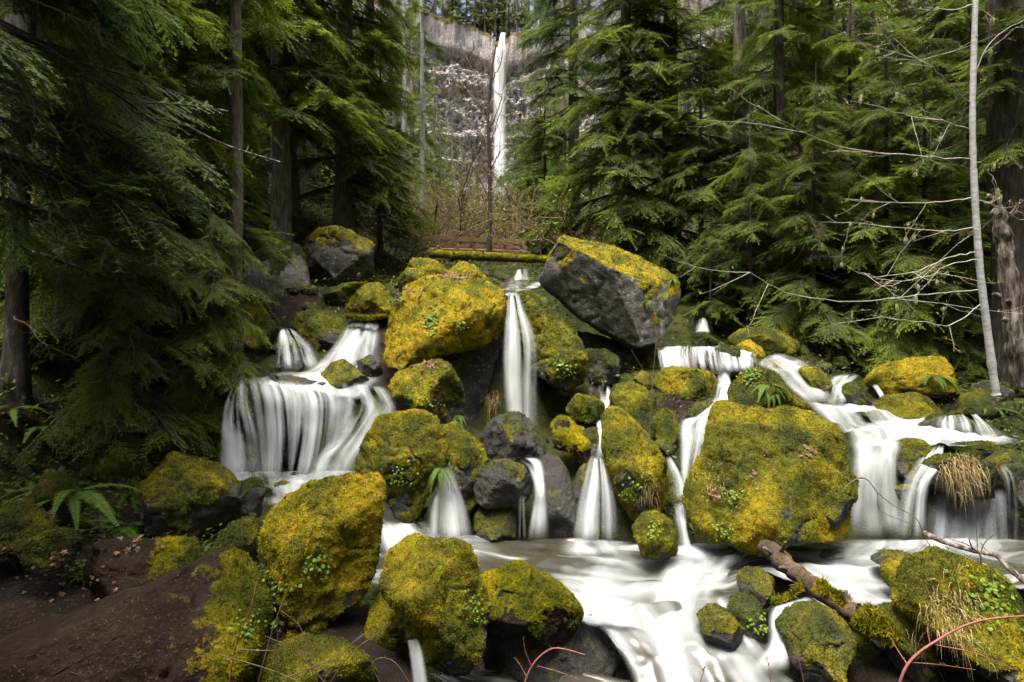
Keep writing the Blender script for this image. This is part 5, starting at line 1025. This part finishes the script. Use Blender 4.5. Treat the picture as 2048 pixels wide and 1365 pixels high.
fern(1535, 770, .36, 'brown green fern draped over the mossy hump above the broad boulder', 9, PI * 1.0, -PI * .95, .5, 10)
fern(1870, 752, .46, 'sword fern hanging from the wide mossy bank at the right', 9, PI * 1.1, -PI * .9, .35, 11)
fern(800, 600, .34, 'pale fern on the left shoulder of the largest yellow boulder', 7, PI * 1.2, -PI * 1.1, .2, 12)
fern(765, 562, .42, 'fern behind the lumpy mossy rock by the largest boulder', 8, PI * 1.4, -PI, 0, 13)
fern(1275, 535, .26, 'licorice fern in the moss of the tilted boulder, upper clump', 8, PI * .8, -PI * .9, .5, 14)
fern(1298, 600, .22, 'licorice fern in the moss of the tilted boulder, lower clump', 7, PI * .8, -PI * .9, .7, 15)
fern(1345, 560, .24, 'licorice fern on the right shoulder of the tilted boulder', 7, PI * .8, -PI * .9, .4, 16)
fern(915, 830, .24, 'small fern on the side of the mossy block under the largest boulder', 7, PI * .8, -PI * .7, .7, 17)
for k, (px, py) in enumerate([(330, 640), (250, 560), (380, 700), (200, 640), (30, 700), (300, 760), (20, 820), (180, 800), (400, 620), (250, 830)]):
    fern(px, py, .5, 'fern lost in the shadow of the hemlocks on the left bank', 8, PI * 1.6, -PI, .1, 30 + k, 'shaded ferns on the left bank')
for k, (px, py) in enumerate([(1978, 762), (2010, 770), (1958, 775), (1580, 640), (1650, 690), (1700, 700), (1950, 780), (1990, 820), (1430, 610), (1500, 620)]):
    fern(px, py, .42, 'fern in the undergrowth of the right bank', 8, PI * 1.6, -PI, .1, 50 + k, 'ferns in the right undergrowth')

def on_rock(px, py, off=.006):
    h = hit(px, py); return np.array(h[0]) + np.array(h[1]) * off, np.array(h[1])
def clover(px, py, n, rad, label, seed, size=.013):
    g = np.random.default_rng(seed); c, _ = on_rock(px, py); G = Geo()
    for k in range(n):
        o = g.normal(0, rad, 2); d = c[1]; hh = hit(px + o[0] * FPX / d, py + o[1] * FPX / d)
        if hh is None or abs(hh[0].y - c[1]) > .6: continue
        p = np.array(hh[0]) + np.array(hh[1]) * g.uniform(.012, .035); nn = np.array(hh[1]) * .7 + np.array((0, -.3, .6)) + g.normal(0, .3, 3); nn /= np.linalg.norm(nn)
        u = np.cross(nn, g.normal(0, 1, 3)); u /= np.linalg.norm(u); v = np.cross(nn, u); s = size * g.uniform(.6, 1.4); an = np.linspace(0, 2 * PI, 7)[:-1]
        G.add(np.vstack([p[None] + nn * s * .12, p + s * (u[None] * np.cos(an)[:, None] + v[None] * np.sin(an)[:, None])]) - c, [(0, j + 1, (j + 1) % 6 + 1) for j in range(6)], g.random())
    root = empty('leafy_plant', c); tag(root, label, 'plant'); link('leaves', G.mesh('leaves', False), M['clover'], root)['kind'] = 'stuff'
clover(632, 1130, 60, .05, 'bright green leaf rosette on the front of the golden foreground boulder', 1)
clover(560, 1175, 30, .05, 'small green leaves low on the left face of the golden foreground boulder', 2, .010)
clover(862, 640, 70, .08, 'patch of pale green leaves on the left front of the largest yellow boulder', 3, .018)
clover(920, 655, 30, .06, 'small leaf patch low on the front of the largest yellow boulder', 4, .016)
clover(1130, 740, 45, .10, 'bright green leaves at the foot of the green boulder right of the central fall', 5, .018)
clover(1270, 985, 60, .07, 'green leaf patch on the front of the tall moss wedge', 6, .013)
clover(1505, 752, 70, .07, 'green leaves on top of the mossy hump above the broad boulder', 7, .014)
clover(1470, 995, 35, .06, 'small green leaves on the left front of the broad flat faced boulder', 8, .011)
clover(1450, 1060, 25, .04, 'few green leaves near the bottom of the broad flat faced boulder', 9, .011)
clover(955, 1215, 50, .06, 'green leaves on the right side of the big mossy boulder at bottom centre', 10, .009)
clover(800, 955, 50, .06, 'yellow green leaves under the brow of the hanging fern boulder', 11, .011)
clover(850, 800, 60, .12, 'scattered green leaves on the mossy block under the largest boulder', 12, .013)
clover(1518, 1250, 40, .04, 'green leaves on the black mossy rock in the rapids', 13, .009)
clover(1310, 1060, 35, .05, 'green leaves on the small round mossy rock in the pool', 14, .010)
clover(1980, 1185, 120, .10, 'green leaves scattered on the shaggy mound at the right frame edge', 15, .012)
clover(490, 1260, 40, .05, 'green leaves at the mossy rim of the earthy brown slab', 16, .009)
clover(220, 830, 260, .30, 'dark small leaved shrub patch in the shadow of the left bank', 17, .016)

LEAF = []
for k in range(3):
    g = np.random.default_rng(800 + k); n = 10; an = np.linspace(0, 2 * PI, n, endpoint=False); rr = .5 + .5 * (np.arange(n) % 2) * g.uniform(.6, 1, n); V = np.stack([rr * np.cos(an), rr * np.sin(an), g.normal(0, .18, n)], 1)
    me = mesh_np('fallen_leaf', np.vstack([[0, 0, .12], V]), np.array([(0, j + 1, (j + 1) % n + 1) for j in range(n)]), False); me.materials.append(M['dead_leaf']); LEAF.append(me)
def leaves(px, py, n, sx, sy, label, group, s=.035, seed=1):
    g = np.random.default_rng(seed)
    for k in range(n):
        h = hit(px + g.normal(0, sx), py + g.normal(0, sy))
        if h is None: continue
        o = link('fallen_leaf', LEAF[k % 3], None, None, tuple(h[0] + h[1] * .012)); sc = s * g.uniform(.6, 1.3); o.scale = (sc, sc, sc); o.rotation_euler = (Vector(h[1]) + Vector(g.normal(0, .25, 3))).to_track_quat('Z', 'Y').to_euler(); tag(o, label, 'leaf', group)
leaves(905, 553, 26, 32, 5, 'dry leaf lying on the crown of the largest yellow boulder', 'dry leaves on the largest boulder', .05, 1)
leaves(830, 585, 8, 12, 6, 'dry leaf on the left shoulder of the largest yellow boulder', 'dry leaves on its left shoulder', .05, 8)
leaves(1620, 905, 14, 10, 8, 'brown leaf in the upper right cluster on the broad flat faced boulder', 'upper right leaves on the broad boulder', .03, 2)
leaves(1510, 960, 10, 10, 18, 'brown leaf in the middle cluster on the broad flat faced boulder', 'middle leaves on the broad boulder', .028, 3)
leaves(1435, 990, 9, 14, 10, 'brown leaf in the left cluster on the broad flat faced boulder', 'left leaves on the broad boulder', .028, 4)
leaves(860, 732, 24, 18, 7, 'dead brown leaf on the mossy block under the largest boulder', 'dead leaves on the mossy block', .04, 5)
leaves(120, 1150, 40, 70, 30, 'dark leaf in the litter beside the smooth dark slab', 'leaf litter on the left bank', .025, 6)
leaves(270, 1080, 14, 60, 14, 'brown leaf above the smooth dark slab', 'leaves above the smooth dark slab', .028, 7)

def tuft(px, py, n, L, rad, label, mat, seed, hang=.3, cat='grass', out=(0, -.5, .8)):
    g = np.random.default_rng(seed); c, _ = on_rock(px, py); G = Geo()
    for k in range(n):
        o = g.normal(0, rad, 2); h = hit(px + o[0] * FPX / c[1], py + o[1] * FPX / c[1])
        if h is None or abs(h[0].y - c[1]) > .6: continue
        a = np.array(h[0]) - np.array(h[1]) * .01; l = L * g.uniform(.5, 1.2); d = np.array(out) + g.normal(0, .35, 3); d /= np.linalg.norm(d)
        t = np.linspace(0, 1, 5)[:, None]; q = a + d * l * t * (1 - .35 * t) + np.array((0, 0, -1.)) * (hang * l * g.uniform(.6, 1.3)) * t ** 2; s = np.cross(d, (0, 0, 1.)) + g.normal(0, .3, 3); s = s / np.linalg.norm(s) * .0032 * (c[1] / 4.5) ** .5; w_ = (1 - t * .9)
        V = np.vstack([q - s * w_, q + s * w_]) - c; G.add(V, [(i, i + 1, i + 6, i + 5) for i in range(4)], np.tile(np.linspace(.1, .7, 5), 2))
    root = empty('grass_tuft', c); tag(root, label, cat); link('blades', G.mesh('blades', False), M[mat], root)['kind'] = 'stuff'
tuft(1920, 935, 420, .30, .13, 'dry straw grass hanging over the dark overhang at the right', 'straw', 1, 1.0)
tuft(1925, 922, 220, .13, .12, 'fresh green grass on top of the dark overhang at the right', 'grass', 2, .1, out=(0, -.2, 1))
tuft(1930, 1150, 500, .13, .17, 'green grass sprouting on the shaggy mound at the right frame edge', 'grass', 3, .2, out=(0, -.2, 1))
tuft(1900, 1230, 420, .18, .14, 'straw grass hanging down the front of the shaggy mound', 'straw', 4, 1.0)
tuft(985, 800, 90, .35, .05, 'bundle of dry straw hanging left of the central waterfall', 'straw', 5, .9)
tuft(1690, 965, 200, .09, .07, 'short green grass on the twiggy mossy ledge', 'grass', 6, .3)
tuft(1300, 990, 130, .16, .09, 'straw strands hanging on the tall moss wedge', 'straw', 7, 1.0)
tuft(1155, 1250, 90, .08, .03, 'green grass fringe on the right end of the low mossy rock', 'grass', 8, .6)
tuft(1420, 965, 160, .10, .09, 'straw coloured grass on the left side of the broad flat faced boulder', 'straw', 9, .9)

def cane(label, paths, mat='red_stem', seed=1, name='red_cane', leaf=True):
    root = None
    for k, (rad, pts) in enumerate(paths):
        q = poly(pts, 6); G = Geo()
        if root is None: base = q[0].copy()
        G.tube(q - base, np.linspace(rad, rad * .45, len(q)), 6); me = G.mesh(name)
        if root is None: root = empty(name, base); tag(root, label, 'branch')
        link('stem', me, M[mat], root)
        if leaf:
            g = np.random.default_rng(seed + k)
            for s in range(4):
                e = q[g.integers(2, len(q))] - base; v = np.array((g.normal(0, .4), -.2, 1.)) * .016; w_ = np.array((.004, 0, .002)); b_ = Geo(); b_.add(np.array([e, e + v * .5 + w_, e + v, e + v * .5 - w_]), [(0, 1, 2, 3)], .6); link('bud', b_.mesh('bud', False), M['bud'], root)
cane('thick red cane arching in from the bottom right corner', [(.0075, [(1785,1420,2.7),(1815,1330,2.7),(1880,1278,2.7),(1960,1242,2.7),(2080,1230,2.7)]), (.003, [(1870,1290,2.7),(1960,1310,2.68),(2080,1362,2.65)]), (.003, [(1815,1330,2.7),(1795,1300,2.75),(1775,1265,2.8)]), (.003, [(1862,1294,2.7),(1855,1265,2.72),(1857,1240,2.75)]), (.0025, [(1820,1325,2.7),(1880,1330,2.72),(1950,1340,2.75)])], seed=2)
cane('thin red shoot standing in front of the large round dark rock', [(.003, [(1620,1430,2.8),(1600,1330,2.8),(1580,1257,2.85)])], seed=3)
cane('thin red shoot at the bottom edge of the rapids', [(.003, [(1548,1430,2.7),(1540,1350,2.7),(1535,1320,2.72)])], seed=4)
cane('thin red shoot left of the rapids at the bottom edge', [(.003, [(1390,1430,2.7),(1402,1360,2.7),(1412,1330,2.72)])], seed=5)
cane('forked red cane in the dark at the bottom centre', [(.006, [(1030,1430,2.9),(1060,1340,2.9),(1095,1302,2.9),(1125,1298,2.9),(1170,1310,2.85)]), (.0025, [(1063,1335,2.9),(1050,1300,2.9),(1047,1278,2.9)]), (.002, [(1075,1332,2.9),(1120,1345,2.88),(1160,1360,2.85)]), (.002, [(1052,1352,2.9),(1040,1330,2.92),(1030,1318,2.95)])], seed=6)
cane('tall red shoot in front of the gap left of the golden boulder', [(.004, [(450,1430,3.0),(470,1300,3.0),(500,1220,3.0),(514,1160,3.05)])], seed=7)
cane('tangle of brown canes under the golden foreground boulder', [(.004, [(500,1430,3.0),(545,1260,3.0),(580,1170,3.05)]), (.0035, [(640,1430,3.0),(620,1320,3.0),(600,1255,3.0),(562,1222,3.0)]), (.003, [(440,1310,3.0),(540,1340,2.95),(640,1380,2.9)]), (.003, [(480,1300,3.0),(560,1300,2.95),(610,1275,2.95)]), (.003, [(700,1430,3.0),(600,1310,2.95),(530,1272,2.95)]), (.003, [(560,1360,2.95),(660,1320,2.95),(740,1260,3.0)]), (.0025, [(520,1420,3.0),(550,1350,2.95),(555,1230,2.95)]), (.0025, [(610,1420,3.0),(700,1290,3.0),(780,1245,3.05)])], 'twig', 8, 'brown_cane')
cane('brown cane crossing the fern beside the little rill', [(.003, [(640,1400,3.2),(700,1310,3.2),(780,1250,3.25)]), (.0025, [(790,1420,3.2),(745,1330,3.2),(790,1325,3.2),(850,1420,3.1)])], 'twig', 9, 'brown_cane')
cane('drooping budding twig over the right waterfall', [(.007, [(1690,975,5.5),(1715,958,5.5),(1735,960,5.45),(1755,985,5.4),(1785,1010,5.35),(1830,1035,5.3),(1848,1070,5.3),(1875,1120,5.3)]), (.004, [(1755,985,5.4),(1760,1020,5.38),(1800,1040,5.35),(1840,1055,5.3)]), (.003, [(1855,1085,5.3),(1835,1105,5.25),(1820,1115,5.2)])], 'twig', 10, 'budding_twig')
cane('small budding sapling on the shaggy right mound', [(.006, [(1962,1140,4.0),(1960,1110,4.0),(1935,1090,4.0),(1905,1080,4.0)]), (.004, [(1960,1112,4.0),(1970,1085,4.0),(1995,1065,3.95)]), (.003, [(1958,1120,4.0),(1930,1110,4.0),(1890,1095,4.0)]), (.003, [(1955,1100,4.0),(1953,1060,4.0),(1950,1045,4.0)])], 'twig', 11, 'budding_sapling')
cane('thin leafy sapling stems in front of the tilted boulder', [(.004, [(1290,960,6.2),(1300,850,6.3),(1305,760,6.4),(1312,680,6.5),(1308,640,6.6)]), (.003, [(1300,850,6.3),(1340,790,6.3),(1370,792,6.3)]), (.003, [(1305,770,6.4),(1280,730,6.4),(1262,700,6.4)])], 'twig', 12, 'budding_sapling')

# forest litter on the earthy slab
g = np.random.default_rng(95); V = []
for k in range(1300):
    h = hit(g.uniform(0, 440), g.uniform(1110, 1364))
    if h is None or h[0].y > 5.2 or h[1].z < .35: continue
    p = np.array(h[0]) + np.array(h[1]) * .003; d = np.cross(np.array(h[1]), g.normal(0, 1, 3)); d /= np.linalg.norm(d); e = np.cross(np.array(h[1]), d); L = g.uniform(.003, .012); w_ = g.uniform(.001, .0035)
    V += [p - d * L - e * w_, p + d * L - e * w_, p + d * L + e * w_ + np.array(h[1]) * .002, p - d * L + e * w_]
V = np.array(V); lt = link('litter', mesh_np('litter', V, np.arange(len(V)).reshape(-1, 4), False), M['litter']); tag(lt, 'brown needles and twig bits strewn over the earthy slab', None, None, 'stuff')

# ------------------------------------------------------------------ labels that tell the many alike trees, shrubs and stones apart
ORD = 'nearest second third fourth fifth sixth seventh eighth ninth tenth eleventh twelfth thirteenth fourteenth fifteenth sixteenth seventeenth eighteenth nineteenth twentieth'.split()
def px_of(o): return 1024 + o.location.x / max(o.location.y, .1) * FPX
def relabel(group, anchors, text, key=lambda o: o.location.y):
    B = {}
    for o in bpy.data.objects:
        if o.get('group') == group: B.setdefault(min(anchors, key=lambda a: abs(a[0] - px_of(o)))[1], []).append(o)
    for a, L in B.items():
        for i, o in enumerate(sorted(L, key=key)):
            o['label'] = text.format(a=a, n=ORD[i] if i < len(ORD) else 'last').replace('nearest from', 'first from')
relabel('forest on the left slope', [(30, 'slim leaning trunk'), (150, 'bushy left hemlock'), (300, 'hemlock with long low boughs'), (470, 'lichen spotted hemlock'), (560, 'bare grey boulder'), (690, 'tall hemlock by the cliff view')], 'crowded forest conifer behind the {a}, {n} one back')
relabel('forest on the right slope', [(1250, 'tilted boulder'), (1345, 'big layered hemlock'), (1475, 'straight grey trunk'), (1560, 'right moss humps'), (1655, 'alder twig tips'), (1745, 'massive furrowed fir'), (1850, 'wide mossy bank'), (1950, 'pale alder trunk'), (2040, 'broken snag')], 'crowded forest conifer behind the {a}, {n} one back')
relabel('distant conifers below the cliff', [(600, 'bare grey boulder'), (700, 'tall left hemlock'), (806, 'pale trunk pair'), (880, 'left edge of the cliff view'), (1130, 'right edge of the cliff view'), (1220, 'tilted boulder'), (1320, 'big layered hemlock'), (1400, 'hemlock sapling')], 'distant conifer beyond the {a}, {n} one back')
relabel('young conifers by the distant waterfall', [(860, 'pale trunk pair'), (905, 'brush left of the bare tree'), (960, 'bare tree'), (1040, 'foot of the distant waterfall'), (1100, 'dark fir on the right')], 'young conifer beyond the {a}, {n} one back')
relabel('conifers on the cliff rim', [(900, 'left part of the rim'), (960, 'rim just left of the distant waterfall'), (1040, 'rim just right of the distant waterfall'), (1120, 'right part of the rim')], 'conifer on the {a}, {n} from its left end', px_of)
relabel('bare brush behind the boulders', [(650, 'overhanging boulder'), (760, 'lumpy mossy rock'), (850, 'left moss hump'), (920, 'right moss hump'), (980, 'bare tree'), (1040, 'little feeding stream'), (1120, 'tilted boulder tip'), (1300, 'tilted boulder crown')], 'brown bare shrub behind the {a}, {n} one back')
relabel('bare shrubs below the cliff', [(860, 'pale trunk pair'), (930, 'brush left of the bare tree'), (980, 'bare tree'), (1030, 'foot of the distant waterfall'), (1100, 'dark fir on the right')], 'far shrub beyond the {a}, {n} one back')
for gname in ('small stones',):
    B = {}
    for o in bpy.data.objects:
        if str(o.get('group')).startswith(gname):
            near = min(ROCK_OBJ, key=lambda q: (q.location - o.location).length); B.setdefault(near.name, (near, []))[1].append(o)
    for near, L in B.values():
        for i, o in enumerate(sorted(L, key=lambda o: -o.scale.x)):
            size = ('largest' if i == 0 else ORD[min(i, 19)] + ' largest') if len(L) > 1 else 'only'
            o['label'] = ' '.join((size + ' small stone by the ' + near['label']).split()[:16]).rstrip(',')
for gname, words in (('shaded ferns on the left bank', 'fern in the hemlock shade of the left bank, {n} from the left'), ('ferns in the right undergrowth', 'fern in the undergrowth of the right bank, {n} from the left')):
    for i, o in enumerate(sorted([o for o in bpy.data.objects if o.get('group') == gname], key=px_of)): o['label'] = words.format(n='first' if i == 0 else ORD[i])
